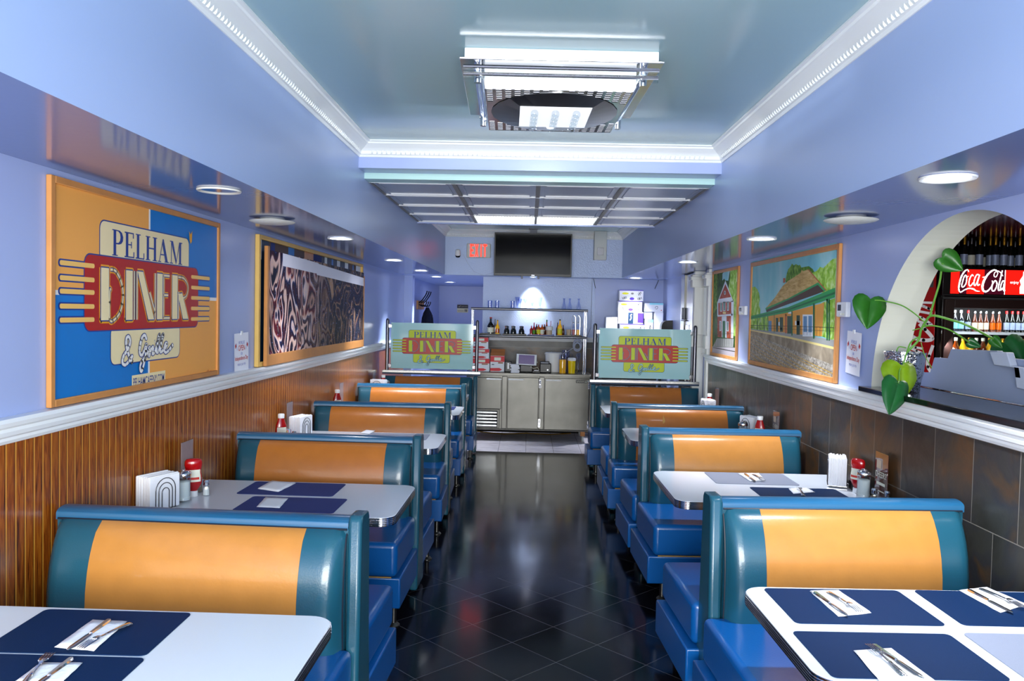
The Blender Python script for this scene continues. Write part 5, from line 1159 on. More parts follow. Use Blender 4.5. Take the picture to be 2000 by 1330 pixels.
placemat(.822, 1.300, 2.095, 2.402, 'mat_blue', 'dark blue placemat at the lower aisle side of the near right table', 1.5)
placemat(1.345, 1.835, 2.105, 2.425, 'mat_grey', 'grey turned-over placemat on the near right table', 1)
placemat(1.090, 1.565, 4.520, 4.845, 'mat_grey', 'grey placemat with cutlery on the second right table', 0)
placemat(1.255, 1.730, 4.12, 4.445, 'mat_blue', 'blue placemat half hidden behind the front right bench', .5)
placemat(-1.20, -.735, 5.785, 6.06, 'mat_grey', 'grey-lilac placemat on the third left table', 0)
placemat(-1.15, -.70, 7.60, 7.87, 'mat_purple', 'lilac placemat on the fourth left table', 0)
ZN = TZ+.0026
def napkin(px, label, rows=3):
    c = [P(u, v, 'z', ZN) for u, v in px]; o0 = sum(c, Vector())/4; c = [p-o0 for p in c]; b = MB(); random.seed(len(label))
    n = 6
    for L_ in range(2):
        vs = []
        for i in range(n+1):
            for j in range(n+1):
                s_, t_ = i/n, j/n; p = (c[0]*(1-s_)*(1-t_)+c[1]*s_*(1-t_)+c[2]*s_*t_+c[3]*(1-s_)*t_)*(1-.04*L_)
                vs.append((p.x+random.uniform(-.001, .001), p.y+random.uniform(-.001, .001), .0012+L_*.0022+random.uniform(0, .0012)))
        b.add(vs, [(i*(n+1)+j, (i+1)*(n+1)+j, (i+1)*(n+1)+j+1, i*(n+1)+j+1) for i in range(n) for j in range(n)])
    o = b.build('napkin', 'napkin'); o.location = (o0.x, o0.y, ZN); sm = o.modifiers.new('solid', 'SOLIDIFY'); sm.thickness = .0010; sm.offset = 1
    return tag(o, label, 'napkin', 'paper napkins on the placemats')
def flat(pts_w, th=.0022, arch=None):
    """pts_w: (y, half width) along the length; arch(y) lifts"""
    b = MB(); n = len(pts_w); vs = []
    for y, w in pts_w: z = arch(y) if arch else 0; vs += [(-w, y, z), (w, y, z), (w*.7, y, z+th), (-w*.7, y, z+th)]
    fs = []
    for i in range(n-1):
        for k in range(4): k2 = (k+1) % 4; fs.append((i*4+k, i*4+k2, (i+1)*4+k2, (i+1)*4+k))
    return b.add(vs, fs+[(3, 2, 1, 0), tuple((n-1)*4+k for k in range(4))])
def make_fork():
    t = thing('fork', 'fork', 'fork'); ar = lambda y: .012*math.sin(PI*min(1, y/.19)*.9)*.5+(.004 if y > .12 else 0)
    flat([(0, .006), (.004, .010), (.03, .009), (.08, .0045), (.115, .003), (.125, .006), (.135, .012), (.142, .0125)], arch=ar).build('handle', 'chrome', t)
    for k in range(4):
        b = MB(); x = -.0105+k*.007; b.add([(x+dx, y, ar(min(y, .16))-(.004*((y-.142)/.05)**2 if y > .142 else 0)+dz) for y in (.142, .16, .178, .192) for dx, dz in ((-.0016, 0), (.0016, 0), (.0013, .002), (-.0013, .002))],
            [(i*4+q, i*4+(q+1) % 4, (i+1)*4+(q+1) % 4, (i+1)*4+q) for i in range(3) for q in range(4)]+[(3, 2, 1, 0), (12, 13, 14, 15)])
        b.build('tine', 'chrome', t)
    return t
def make_knife():
    t = thing('knife', 'knife', 'knife')
    flat([(0, .005), (.004, .0085), (.05, .0075), (.095, .005), (.10, .0055)], .005).build('handle', 'chrome', t)
    flat([(.10, .006), (.115, .0095), (.19, .0095), (.205, .006), (.212, .001)], .0016, lambda y: .001).build('blade', 'chrome', t)
    return t
FK, KN = Proto(make_fork), Proto(make_knife)
def cutlery(pr, a, b_, L, label, dz=.006):
    p, q_ = P(a[0], a[1], 'z', ZN+dz), P(b_[0], b_[1], 'z', ZN+dz); d = (q_-p); m_ = (p+q_)/2; d.normalize(); s_ = m_-d*L/2
    return pr.put((s_.x, s_.y, ZN+dz-.0002), math.atan2(-d.x, d.y), label, 'forks on the napkins' if pr is FK else 'knives on the napkins')
napkin([(106, 1266), (181, 1212), (248, 1215), (183, 1273)], 'white napkin on the farther placemat of the near left table')
cutlery(KN, (218, 1208), (126, 1274), .212, 'knife on the farther napkin of the near left table'); cutlery(FK, (253, 1218), (160, 1267), .192, 'fork with handle over the edge of the farther napkin, near left table')
napkin([(28, 1334), (80, 1296), (161, 1296), (118, 1338)], 'white napkin on the closest placemat of the near left table')
cutlery(FK, (30, 1352), (107, 1271), .192, 'fork pointing away from the camera on the closest left napkin'); cutlery(KN, (127, 1296), (55, 1350), .212, 'knife beside the away-pointing fork on the closest left napkin')
napkin([(1581, 1155), (1637, 1154), (1702, 1198), (1638, 1205)], 'white napkin on the aisle-corner blue placemat of the near right table')
cutlery(KN, (1588, 1155), (1660, 1206), .212, 'knife on the aisle-corner napkin of the near right table'); cutlery(FK, (1619, 1157), (1676, 1195), .192, 'fork on the aisle-corner napkin of the near right table')
napkin([(1873, 1154), (1927, 1148), (2006, 1182), (1954, 1197)], 'white napkin on the placemat next to the tile wall, near right table')
cutlery(KN, (1887, 1150), (1984, 1200), .212, 'knife on the napkin next to the tile wall'); cutlery(FK, (1920, 1152), (1992, 1186), .192, 'fork on the napkin next to the tile wall')
napkin([(1667, 1272), (1741, 1267), (1826, 1331), (1722, 1336)], 'white napkin on the lower aisle placemat of the near right table')
cutlery(FK, (1776, 1328), (1689, 1255), .192, 'fork with tines away from the camera, lower aisle napkin, near right table'); cutlery(KN, (1704, 1258), (1808, 1328), .212, 'knife beside the upside fork, lower aisle napkin, near right table')
napkin([(503, 955), (531, 940), (578, 944), (544, 961)], 'white napkin on the purple-blue placemat against the second left bench')
napkin([(501, 991), (518, 972), (563, 974), (546, 993)], 'white napkin just behind the top edge of the front left bench')
napkin([(1441, 925), (1482, 925), (1495, 939), (1465, 941)], 'white napkin on the grey placemat of the second right table')
cutlery(KN, (1453, 924), (1477, 942), .212, 'knife on the grey placemat of the second right table'); cutlery(FK, (1470, 926), (1492, 940), .192, 'fork on the grey placemat of the second right table')
napkin([(1540, 955), (1575, 953), (1592, 962), (1550, 965)], 'white napkin just behind the top edge of the front right bench')
cutlery(FK, (1570, 969), (1559, 952), .192, 'fork on the napkin just behind the front right bench')
napkin([(703, 846), (716, 840), (733, 842), (722, 848)], 'white napkin on the third left table just above the second bench')

# ------------------------------------------------------------------ condiments
def make_ketchup(down):
    def f():
        t = thing('ketchup_bottle', 'ketchup', 'ketchup bottle'); g = lambda z: z
        prof = [(.019, .028), (.030, .045), (.040, .065), (.0405, .10), (.036, .125), (.038, .14), (.042, .155), (.041, .175), (.034, .186), (.012, .190)]
        if down: MB().lathe([(.022, 0), (.023, .002), (.0215, .028)], n=20).build('cap', 'white_plastic', t); pr = prof
        else: MB().lathe([(.0215, .178), (.023, .200), (.021, .207)], n=20).build('cap', 'white_plastic', t); pr = [(.034, 0), (.042, .006), (.042, .03), (.037, .05), (.039, .07), (.040, .10), (.036, .13), (.024, .165), (.020, .178)]
        MB().lathe(pr, n=28, sy=.62).build('body', 'ketchup', t, sharp=60)
        b = MB(); zs = [.075, .09, .105, .12, .135] if down else [.055, .07, .085, .10, .115]
        vs = []; k = 8
        def rad(z):
            for (r0, z0), (r1, z1) in zip(pr, pr[1:]):
                if z0 <= z <= z1: return r0+(r1-r0)*(z-z0)/(z1-z0)
            return .03
        for z in zs:
            for j in range(k+1): a = -PI*.80+PI*.6*j/k; vs.append(((rad(z)+.0007)*math.cos(a), .62*(rad(z)+.001)*math.sin(a), z))
        b.add(vs, [(i*(k+1)+j, i*(k+1)+j+1, (i+1)*(k+1)+j+1, (i+1)*(k+1)+j) for i in range(len(zs)-1) for j in range(k)])
        b.build('label', 'label_white', t)
        b = MB(); vs = []
        for z in (zs[1]-.004, zs[1]+.008):
            for j in range(k+1): a = -PI*.72+PI*.44*j/k; vs.append(((rad(z)+.0016)*math.cos(a), .62*(rad(z)+.0024)*math.sin(a), z))
        b.add(vs, [(j, j+1, k+1+j+1, k+1+j) for j in range(k)]); b.build('label_stripe', 'text_red', t)
        return t
    return f
KD, KU = Proto(make_ketchup(True)), Proto(make_ketchup(False)); GK = 'ketchup bottles on the tables'
def base(u, v): p = P(u, v, 'z', TZ); return (p.x, p.y, TZ)
KD.put((-1.655, 3.905, TZ), math.radians(25), 'red ketchup bottle standing on its cap, second left table', GK)
KD.put((1.825, 4.375, TZ), math.radians(-60), 'red ketchup bottle standing on its cap, second right table', GK)
KU.put((-1.715, 5.50, TZ), .6, 'red ketchup bottle with white cap up, third left table', GK)
KU.put((-1.74, 7.235, TZ), .6, 'red ketchup bottle with white cap up, fourth left table', GK)
KU.put((-1.64, 9.00, TZ), .6, 'red ketchup bottle with white cap up beside the left frosted screen', GK)
KU.put((1.765, 5.90+.12, TZ), -.6, 'red ketchup bottle with white cap up, third right table', GK)
KU.put((1.765, 7.69, TZ), -.6, 'red ketchup bottle with white cap up, behind a napkin holder, fourth right table', GK)
def make_pourer():
    t = thing('sugar_pourer', 'pourer', 'sugar pourer')
    MB().lathe([(.036, 0), (.038, .004), (.036, .014), (.033, .022), (.034, .125), (.0325, .125), (.0315, .024), (.034, .012), (.001, .008)], n=24, caps=False).build('glass', 'glass', t)
    MB().lathe([(.032, .010), (.0318, .024), (.0305, .026), (.031, .098), (.02, .104), (.001, .103)], n=22).build('sugar', 'sugar', t)
    MB().lathe([(.036, .120), (.0365, .136), (.034, .142), (.024, .150), (.010, .153), (.001, .153)], n=24, caps=False).build('lid', 'chrome', t)
    MB().box(-.008, -.012, .150, .008, .012, .158).build('flap', 'chrome', t, bevel=.003)
    return t
SP = Proto(make_pourer); GP = 'sugar pourers on the tables'
SP.put((-1.655, 3.79, TZ), .2, 'glass sugar pourer with chrome lid, second left table', GP)
SP.put((1.805, 4.245, TZ), .2, 'glass sugar pourer with chrome lid, second right table', GP)
SP.put((1.66, 6.10, TZ), .2, 'glass sugar pourer with chrome lid, third right table', GP)
SP.put((-1.590, 8.93, TZ), .2, 'glass sugar pourer with chrome lid beside the left frosted screen', GP)
def make_shaker(m):
    def f():
        t = thing('shaker', 'shaker', 'shaker')
        MB().lathe([(.017, 0), (.019, .003), (.015, .045), (.013, .05)], n=8).build('glass_jar', 'glass', t, sharp=20)
        MB().lathe([(.0155, .002), (.0135, .040)], n=8).build('filling', m, t, sharp=20)
        MB().lathe([(.0145, .0505), (.0155, .054), (.0135, .064), (.016, .070), (.012, .078), (.001, .080)], n=18).build('lid', 'chrome', t)
        return t
    return f
SS, PS = Proto(make_shaker('sugar')), Proto(make_shaker('pepper')); GS = 'salt and pepper shakers on the tables'
SS.put((-1.60, 3.93, TZ), 0, 'glass salt shaker beside the ketchup, second left table', GS, 'salt shaker'); PS.put((-1.665, 4.00, TZ), 0, 'glass pepper shaker half behind the ketchup, second left table', GS, 'pepper shaker')
PS.put((1.815, 4.135, TZ), 0, 'glass pepper shaker in front of the upright card, second right table', GS, 'pepper shaker'); SS.put((1.855, 4.075, TZ), 0, 'glass salt shaker nearest the tile wall, second right table', GS, 'salt shaker')
SS.put((-1.64, 5.56, TZ), 0, 'glass salt shaker in front of the napkins, third left table', GS, 'salt shaker'); PS.put((-1.60, 5.50, TZ), 0, 'glass pepper shaker in front of the napkins, third left table', GS, 'pepper shaker')
SS.put((1.725, 6.085, TZ), 0, 'glass salt shaker right of the sugar pourer, third right table', GS, 'salt shaker')
SS.put((1.645, 7.64, TZ), 0, 'glass salt shaker by the white door casing, fourth right table', GS, 'salt shaker')
def make_holder():
    t = thing('napkin_holder', 'holder', 'napkin holder')
    b = MB(); random.seed(9); n = 14                           # fanned stack of folded napkins
    st = thing('stack', None, None); bpy.data.objects.remove(st)
    for k in range(n):
        x = -.044+.088*k/(n-1); h = .165+random.uniform(-.004, .006); y0 = -.082+random.uniform(-.003, .003); y1 = .082+random.uniform(-.003, .003)
        b.box(x-.0032, y0, .012, x+.0032, y1, h)
    b.build('napkin_stack', 'napkin', t, bevel=.0015)
    for sx in (-1, 1):
        w = MB()
        for r in (.055, .038, .020):
            top = .155-(.055-r)*1.3; w.tube([(sx*.050, -r, .010)]+[(sx*.050, r*math.cos(a), top-r+r*math.sin(a)) for a in [PI-PI*k/10 for k in range(11)]]+[(sx*.050, r, .010)], .0019, 6)
        w.build('wire_arch', 'dark_steel', t)
    MB().box(-.052, -.07, .006, .052, .07, .010).build('base_plate', 'chrome', t)
    for x in (-.045, .045):
        for y in (-.06, .06): MB().lathe([(.006, 0), (.007, .006)], (x, y, 0), 10).build('foot', 'chrome', t)
    return t
NH = Proto(make_holder); GN = 'napkin holders on the tables'
NH.put((-1.700, 3.622, TZ), math.radians(-24), 'wire napkin holder full of white napkins, second left table', GN)
NH.put((1.785, 4.56, TZ), math.radians(-19), 'napkin holder seen from its full end, second right table', GN)
NH.put((-1.640, 5.72, TZ), math.radians(-15), 'wire napkin holder full of white napkins, third left table', GN)
NH.put((-1.665, 8.84, TZ), math.radians(80), 'wire napkin holder beside the left frosted screen', GN)
NH.put((1.775, 6.30, TZ), math.radians(20), 'wire napkin holder behind the sugar pourer, third right table', GN)
NH.put((1.735, 7.50+.05, TZ), math.radians(75) if False else math.radians(88), 'wire napkin holder in front of the ketchup, fourth right table', GN) if False else NH.put((1.715, 7.53, TZ), math.radians(5), 'wire napkin holder in front of the ketchup, fourth right table', GN)
NH.put((-1.705, 2.37-.03, TZ), math.radians(-8), 'wire napkin holder cut by the photo edge, near left table', GN)
def card(s, y, label, m, txt=False):
    x = s*(1.745 if s < 0 else 1.866); t = thing('menu_card', label, 'card', (x, y, TZ), 0, 'upright cards on the tables')
    MB().box(-.001, -.07, .012, .001, .07, .252).build('card', m, t); MB().box(-.0028, -.074, .004, -.0012, .074, .256).build('clear_cover', 'glass', t); MB().box(-.015, -.07, 0, .015, .07, .004).build('base', 'glass', t)
    if txt:
        A_ = Art(lambda a, b_, l: Vector((-.0032-l, -a, b_)), .0004); A_.text('CHEERS!', -.064, .125, .064, .155, 0, 1); A_.rect(-.055, .17, .0, .215, 1); A_.rect(-.05, .085, .05, .10, 0); A_.rect(-.045, .05, .045, .056, 0)
        A_.build('print', ['label_white', 'skin_beige'], t)
    return t
card(-1, 4.04, 'upright greyish card behind the ketchup, second left table', 'card_grey'); card(-1, 5.80, 'upright silvery card behind the ketchup, third left table', 'card_grey'); card(-1, 7.42, 'upright silvery card, fourth left table', 'card_grey'); card(-1, 9.00, 'upright thin card seen edge-on beside the left frosted screen', 'card_grey')
card(1, 4.175, 'upright dark red CHEERS card behind the sugar pourer, second right table', 'card_red', True); card(1, 5.90+.05, 'upright dark red card, third right table', 'card_red', True); card(1, 7.82, 'upright clear card seen edge-on, fourth right table', 'card_grey')
def make_caddy():
    t = thing('packet_caddy', 'caddy', 'caddy')
    MB().box(-.04, -.028, 0, .04, .028, .045).build('tray', 'black_plastic', t, bevel=.003)
    for k, m_ in enumerate(('yellow_paper', 'pink_paper', 'napkin', 'box_cyan', 'pink_paper')): MB().box(-.034+k*.0145, -.024, .02, -.026+k*.0145, .024, .078+.004*(k % 2)).build('packet', m_, t)
    return t
CD = Proto(make_caddy); GC = 'sugar packet caddies on the tables'
CD.put((-1.735, 3.86, TZ), 1.3, 'black caddy of sugar packets behind the pourer, second left table', GC); CD.put((-1.67, 5.60-.0, TZ), 1.2, 'black caddy with pink packets, third left table', GC) if False else CD.put((-1.715, 5.62, TZ), 1.4, 'black caddy with pink packets beside ketchup, third left table', GC)
CD.put((-1.68, 7.36, TZ), .2, 'black caddy of packets beside the upright card, fourth left table', GC); CD.put((1.815, 6.13, TZ), 1.5, 'black caddy with pink packets, third right table', GC); CD.put((1.85, 4.455, TZ), 1.4, 'black caddy of packets between napkins and ketchup, second right table', GC)

# ------------------------------------------------------------------ arch sill, bar room beyond
struct('window_sill', MB().box(XR-.055, 2.62, ZT+.001, XR+T+.10, 4.47, ZT+.030), 'black_granite', bevel=.004)
struct('wall_bar', MB().box(XR+T, 8.30, 0, 6.0, 8.42, 2.5).box(5.9, 1.0, 0, 6.0, 8.3, 2.5).box(XR+T, .9, 0, 6.0, 1.0, 2.5), 'bar_wall')
struct('ceiling_bar', MB().box(XR+T-.05, .9, 2.46, 6.0, 8.4, 2.56), 'bar_ceiling')
struct('wall_right_upper', MB().box(XR+.11, YF, ZS, XR+T, 8.36, 2.56), 'bar_wall')
area('bar_fill', (3.4, 4.6, 2.43), 1.6, .8, 26, (1, .96, .92))  # added area light brightening the bar room, without a fixture
# stepped grey partition on the bar counter
XG = 2.22
def pg(a, b_): p = P(1640+a/2.772, 380+b_/2.772, 'x', XG); return p.y, p.z
out = [pg(400, 962), pg(488, 962), pg(512, 882), pg(583, 888), pg(602, 836), pg(850, 846)]
yr = out[-1][0]; zr_ = out[-1][1]
poly = [(out[0][0], ZT+.032)]+out+[(yr-.02, zr_-.03), (2.6, zr_-.03), (2.6, ZT+.032)]
t = thing('counter_partition', 'grey stepped partition standing behind the black arch sill', 'board', (0, 0, 0))
MB().extr([(a, b_) for a, b_ in poly], 'x', XG, XG+.03).build('board', 'grey_laminate', t, bevel=.003)
a_ = [pg(850, 852), pg(945, 855), pg(968, 928), pg(1040, 938), pg(1060, 1060), pg(1000, 1050), pg(985, 940), pg(875, 925)]
MB().extr(a_, 'x', XG-.035, XG-.001).build('raised_step', 'grey_laminate_light', t, bevel=.004)
MB().box(XR+T+.10, 2.62, ZT-.02, XG+.20, 4.6, ZT+.028).build('counter_ledge', 'black_granite', t)
MB().box(XG-.02, 2.62, 0, XG+.15, 4.6, ZT-.022).build('counter_front', 'cooler_black', t)

# drinks cooler with lit header
QY = 7.0
def XC(a): return P(1820+a/4.75, 560, 'y', QY).x
def ZC_(b_, a=400): return P(1820+a/4.75, 440+b_/4.75, 'y', QY).z
c0, c1 = XC(88), XC(88)+1.42; zt2 = ZC_(392, 300)
t = thing('beverage_cooler', 'black glass-door drinks cooler with lit red sign seen through the arch', 'cooler', (0, QY, 0))
b = MB().box(c0, .05, .10, c0+.04, .75, zt2).box(c1-.04, .05, .10, c1, .75, zt2).box(c0+.04, .05, .10, c1-.04, .75, .2).box(c0+.04, .70, .2, c1-.04, .75, zt2).box(c0+.04, 0.02, ZC_(670), c1-.04, .70, zt2)
b.build('cabinet', 'cooler_black', t)
hd = MB().box(c0, -.02, ZC_(655), c1, .019, zt2).build('header_panel', 'cooler_black', t, bevel=.006)
s0, s1, z0, z1 = XC(160), XC(160)+1.22, ZC_(636, 300), ZC_(410, 300)
wd = XC(660)-XC(160)
A_ = Art(lambda a, b_, l: Vector((a, -.022-l, b_)), .001)
A_.rect(s0, z0, s1, z1, 0); A_.rect(s0+wd*.16, z0, s0+wd*.36, z1, 1, 1); A_.rect(s0+wd*.62, z0, s0+wd, z1, 1, 1); A_.poly([(s0+wd*.30, z0), (s0+wd*.5, z0), (s0+wd*.36, z1), (s0+wd*.30, z1)], 0, 1.5)
A_.rect(s0+wd*.995, z0, s0+wd*1.01, z1, 2, 1)
mpc = lambda a, b_: (s0+(a-160)/500*wd, z0+(636-b_-(a-400)*-.02)/226*(z1-z0))
B_ = Art.__new__(Art); B_.v, B_.f, B_.m, B_.step = A_.v, A_.f, A_.m, A_.step; B_.fn = lambda a, b_, l: A_.fn(*mpc(a, b_), l)
for pts, w in [([(322, 432), (312, 412), (286, 424), (258, 470), (242, 530), (236, 580), (244, 612), (262, 616), (290, 598), (330, 584), (372, 590), (396, 606), (432, 612)], [10, 10, 16, 20, 20, 16, 12, 14, 12, 14, 18, 14, 4]),
               ([(270, 520), (262, 560), (276, 572), (300, 540), (306, 490), (296, 462), (280, 480), (270, 520)], 13), ([(306, 480), (322, 470)], 8),
               ([(366, 470), (356, 458), (340, 480), (328, 525), (334, 560), (350, 556), (368, 530)], 13),
               ([(420, 462), (400, 456), (382, 490), (374, 535), (384, 558), (402, 530), (418, 480)], 13), ([(424, 458), (408, 530), (412, 556), (430, 546)], 13),
               ([(452, 482), (486, 476)], 11),
               ([(592, 446), (580, 420), (548, 416), (504, 450), (468, 510), (454, 570), (468, 608), (500, 610), (536, 570), (548, 530), (540, 512)], [10, 12, 18, 22, 26, 26, 22, 18, 14, 12, 8]),
               ([(592, 446), (576, 478), (558, 470), (562, 440), (590, 424), (618, 440), (640, 470)], 9),
               ([(562, 520), (544, 556), (544, 600), (564, 606), (584, 570), (586, 530), (572, 512), (562, 520)], 14),
               ([(632, 418), (620, 480), (604, 560), (604, 600), (622, 596)], 15), ([(656, 520), (640, 516), (624, 560), (626, 598), (644, 580)], 14), ([(660, 510), (648, 580), (654, 606), (664, 600)], 14)]:
    B_.stroke(pts, [q_*.72 for q_ in w] if isinstance(w, list) else w*.72, 2, 3)
A_.text('enjoy', s0+wd*1.10, z0+(z1-z0)*.42, s0+wd*1.26, z0+(z1-z0)*.56, 2, 2)
bx = s0+wd*1.36; hz = z1-z0
A_.poly([(bx-.035, z0+.01), (bx+.035, z0+.01), (bx+.038, z0+hz*.3), (bx+.028, z0+hz*.42), (bx+.040, z0+hz*.58), (bx+.014, z0+hz*.78), (bx+.012, z0+hz*.95), (bx-.012, z0+hz*.95), (bx-.014, z0+hz*.78), (bx-.040, z0+hz*.58), (bx-.028, z0+hz*.42), (bx-.038, z0+hz*.3)], 2, 2)
A_.text('Coca-Cola', s0+wd*1.5, z0+hz*.3, s0+wd*2.2, z0+hz*.66, 2, 2)
A_.build('lit_sign', ['coke_red', 'coke_dark', 'coke_white'], hd)['label'] = 'backlit red sign with white script'
zd1, zd0 = ZC_(690), .16
dr = MB().box(c0+.03, -.02, zd0, c0+.11, .02, zd1).box(c1-.11, -.02, zd0, c1-.03, .02, zd1).box(c0+.11, -.02, zd1-.075, c1-.11, .02, zd1).box(c0+.11, -.02, zd0, c1-.11, .02, zd0+.07).build('door', 'cooler_brown', t, bevel=.004)
MB().box(c0+.11, -.004, zd0+.07, c1-.11, .004, zd1-.075).build('glass_pane', 'glass', dr)
MB().box(c1-.095, -.055, 1.0, c1-.07, -.021, 1.5).build('handle', 'cooler_black', dr, bevel=.006)
zs1 = ZC_(990, 400); zs2 = zs1-.255
for z in (zs1, zs2, zs2-.36): MB().box(c0+.045, .08, z-.022, c1-.045, .68, z).build('shelf', 'grid_shine', t)
area('cooler_lamp', ((c0+c1)/2, .06, zd1-.09), 1.2, .05, 3.5, (.95, .97, 1), (math.radians(18), 0, 0), t)
area('cooler_side_lamp', (c0+.05, .10, 1.5), .05, .6, 5, (.95, .97, 1), (0, math.radians(-60), 0), t)
def simple_bottle(name, h, r, mb, mc, ml=None, neck=.4, cap_from=.86):
    def f():
        t = thing(name, 'bottle', 'bottle'); hb = h*(1-neck)
        MB().lathe([(r*.92, 0), (r, .005), (r, hb*.85), (r*.8, hb*.97), (r*.42, hb+h*neck*.4), (r*.36, h*cap_from)], n=14).build('body', mb, t)
        MB().lathe([(r*.44, h*cap_from+.0005), (r*.46, h*.97), (r*.40, h)], n=12).build('cap', mc, t)
        if ml: MB().lathe([(r*1.02, hb*.2), (r*1.02, hb*.75)], n=14, caps=False).build('label', ml, t)
        return t
    return f
CH = Proto(simple_bottle('wine_bottle', .285, .030, 'dark_bottle', 'gold_foil', 'silver_paint', .42, .72)); ztop = zt2+.001
CH2 = Proto(simple_bottle('wine_bottle', .270, .030, 'dark_bottle', 'steel_dark', 'label_white', .42, .80))
GW_ = 'bottles on top of the drinks cooler'
xs = [1822+.0, 1862, 1883, 1897, 1913, 1933.5, 1944, 1960.5, 1973.5, 1991, 2012, 2030]
names = ['just above the red side cooler corner', 'behind the top pothos leaf', 'first with gold foil right of the top leaf', 'with tilted silver tag, above the sign script', 'gold-necked above the script hyphen', 'left of the close gold-necked pair', 'right of the close gold-necked pair', 'gold-necked above the word end', 'gold-necked with pale label, above the red sign part', 'orange-necked near the photo edge', 'past the photo edge, first', 'past the photo edge, second']
for k, u in enumerate(xs):
    if k == 0 or k > 9: continue
    x = P(u, 500, 'y', QY+.12).x; yy = QY+(.18 if k in (5, 8) else .12); x = P(u, 500, 'y', yy).x; (CH2 if k in (1, 3) else CH).put((x, yy, ztop), 0, 'dark sparkling wine bottle '+names[k], GW_)
for k, u in enumerate((1872, 1890, 1905, 1922, 1952, 1967, 1982)):
    CH2.put((P(u, 500, 'y', QY+.34).x, QY+.34, ztop), 0, 'dark bottle in the rear row on top of the drinks cooler', GW_)
PB = [Proto(simple_bottle('water_bottle', .19, .025, 'blue_glass', 'white_plastic', 'box_cyan', .35)), Proto(simple_bottle('beer_bottle', .185, .023, 'brown_bottle', 'chrome', 'skin_beige', .42)), Proto(simple_bottle('beer_bottle', .185, .023, 'amber', 'chrome', 'orange_sauce', .42)), Proto(simple_bottle('soda_bottle', .19, .023, 'dark_bottle', 'red_plastic', 'grey_laminate', .4))]
GSH = 'bottles on the upper shelf of the drinks cooler'
for k, (u, kd) in enumerate([(1864, 0), (1876, 0), (1890, 3), (1903, 1), (1914, 1), (1925, 1), (1938, 2), (1950, 2), (1965, 3), (1976, 3), (1987, 3), (1998, 3)]):
    lb_ = ('clear blue-labelled water bottle at the left of the cooler shelf', 'brown beer bottle with silver cap in the middle of the cooler shelf', 'amber beer bottle with orange label on the cooler shelf', 'dark soda bottle with pale label at the right of the cooler shelf')[kd]
    PB[kd].put((P(u, 640, 'y', QY+.14).x, QY+.14, zs1+.001), 0, lb_, GSH, 'bottle')
PL = Proto(simple_bottle('juice_bottle', .20, .032, 'yellow_liquid', 'gold_foil', None, .38)); PL2 = Proto(simple_bottle('juice_bottle', .20, .032, 'amber', 'label_white', 'label_white', .38))
for k, u in enumerate((1866, 1880, 1893, 1906, 1919, 1932, 1945, 1958, 1971, 1984, 1997)):
    (PL2 if k in (0, 3, 4) else PL).put((P(u, 690, 'y', QY+.14).x, QY+.14, zs2+.001), 0, 'amber bottle on the lower shelf of the drinks cooler' if k in (0, 3, 4) else 'yellow juice bottle on the lower shelf of the drinks cooler', 'bottles on the lower shelf of the drinks cooler', 'bottle')
# red cooler beside it, side with script
r0, r1 = XC(88)-.40, XC(88)-.03; zr1 = ZC_(362, 40)
t = thing('red_cooler', 'red cooler side panel with large white script beside the black cooler', 'cooler', (0, QY+.02, 0))
MB().box(r0, 0, .05, r1, .7, zr1).build('cabinet', 'cooler_red', t, bevel=.008)
A_ = Art(lambda a, b_, l: Vector((a, -.001-l, b_)), .001); cxx = (r0+r1)/2
def rot(pts, ox, oz, k=.0016): return [(ox+(b_-512)*k*.95, oz+(a-450)*k) for a, b_ in pts]
for pts, w in [([(322, 432), (286, 424), (258, 470), (240, 560), (262, 616), (330, 584), (432, 612)], .028), ([(270, 520), (276, 572), (306, 490), (280, 480), (270, 520)], .02), ([(366, 470), (340, 480), (328, 525), (350, 556), (368, 530)], .02), ([(420, 462), (382, 490), (384, 558), (424, 458), (412, 556)], .02),
               ([(592, 446), (548, 416), (468, 510), (468, 608), (548, 530)], .032), ([(562, 520), (544, 600), (586, 530), (562, 520)], .02), ([(632, 418), (604, 600)], .022), ([(656, 520), (626, 598), (660, 510), (664, 600)], .02)]:
    A_.stroke(rot(pts, cxx+.02, 1.52), w, 0, 1)
A_.build('script_print', ['white_plastic'], t)['label'] = 'white script lettering running upward'
for nm_, m_, rc in (('sticker', 'steel_dark', (r1-.085, zr1-.20, r1-.03, zr1-.14)), ('paper_notice', 'paper', (r0+.02, zr1-.46, r0+.10, zr1-.10))):
    A_ = Art(lambda a, b_, l: Vector((a, -.001-l, b_)), .001); A_.rect(*rc, 0, 2); A_.build(nm_, [m_], t)

# ------------------------------------------------------------------ pothos in a foil-wrapped pot
PY = 4.14
t = thing('potted_pothos', 'trailing pothos with heart leaves in a foil-wrapped pot on the arch sill', 'plant', (1.945, PY, ZT+.031))
b = MB(); random.seed(11); n = 26; rings = []
for z, r in [(0, .078), (.05, .088), (.10, .096), (.15, .102), (.19, .108), (.205, .114), (.19, .098), (.14, .09)]:
    rings.append([((r+random.uniform(-.006, .006))*math.cos(2*PI*k/n)*.92, (r+random.uniform(-.006, .006))*math.sin(2*PI*k/n)*.92, max(0, z+(random.uniform(-.008, .008) if z else 0))) for k in range(n)])
b.add([p for r in rings for p in r], [(i*n+k, i*n+(k+1) % n, (i+1)*n+(k+1) % n, (i+1)*n+k) for i in range(len(rings)-1) for k in range(n)]+[tuple(range(n))])
b.build('foil_pot', 'foil', t, sharp=12)
MB().lathe([(.084, .12), (.088, .165), (.001, .17)], n=20).build('soil', 'pt_tie', t)
O_ = t.location.copy()
def c6(a, b_, y): return P(1640+a/2.772, 380+b_/2.772, 'y', y)-O_
def vine(pts, r=.005): MB().tube([c6(*p) for p in pts], r, 7).build('stem', 'vine', t)
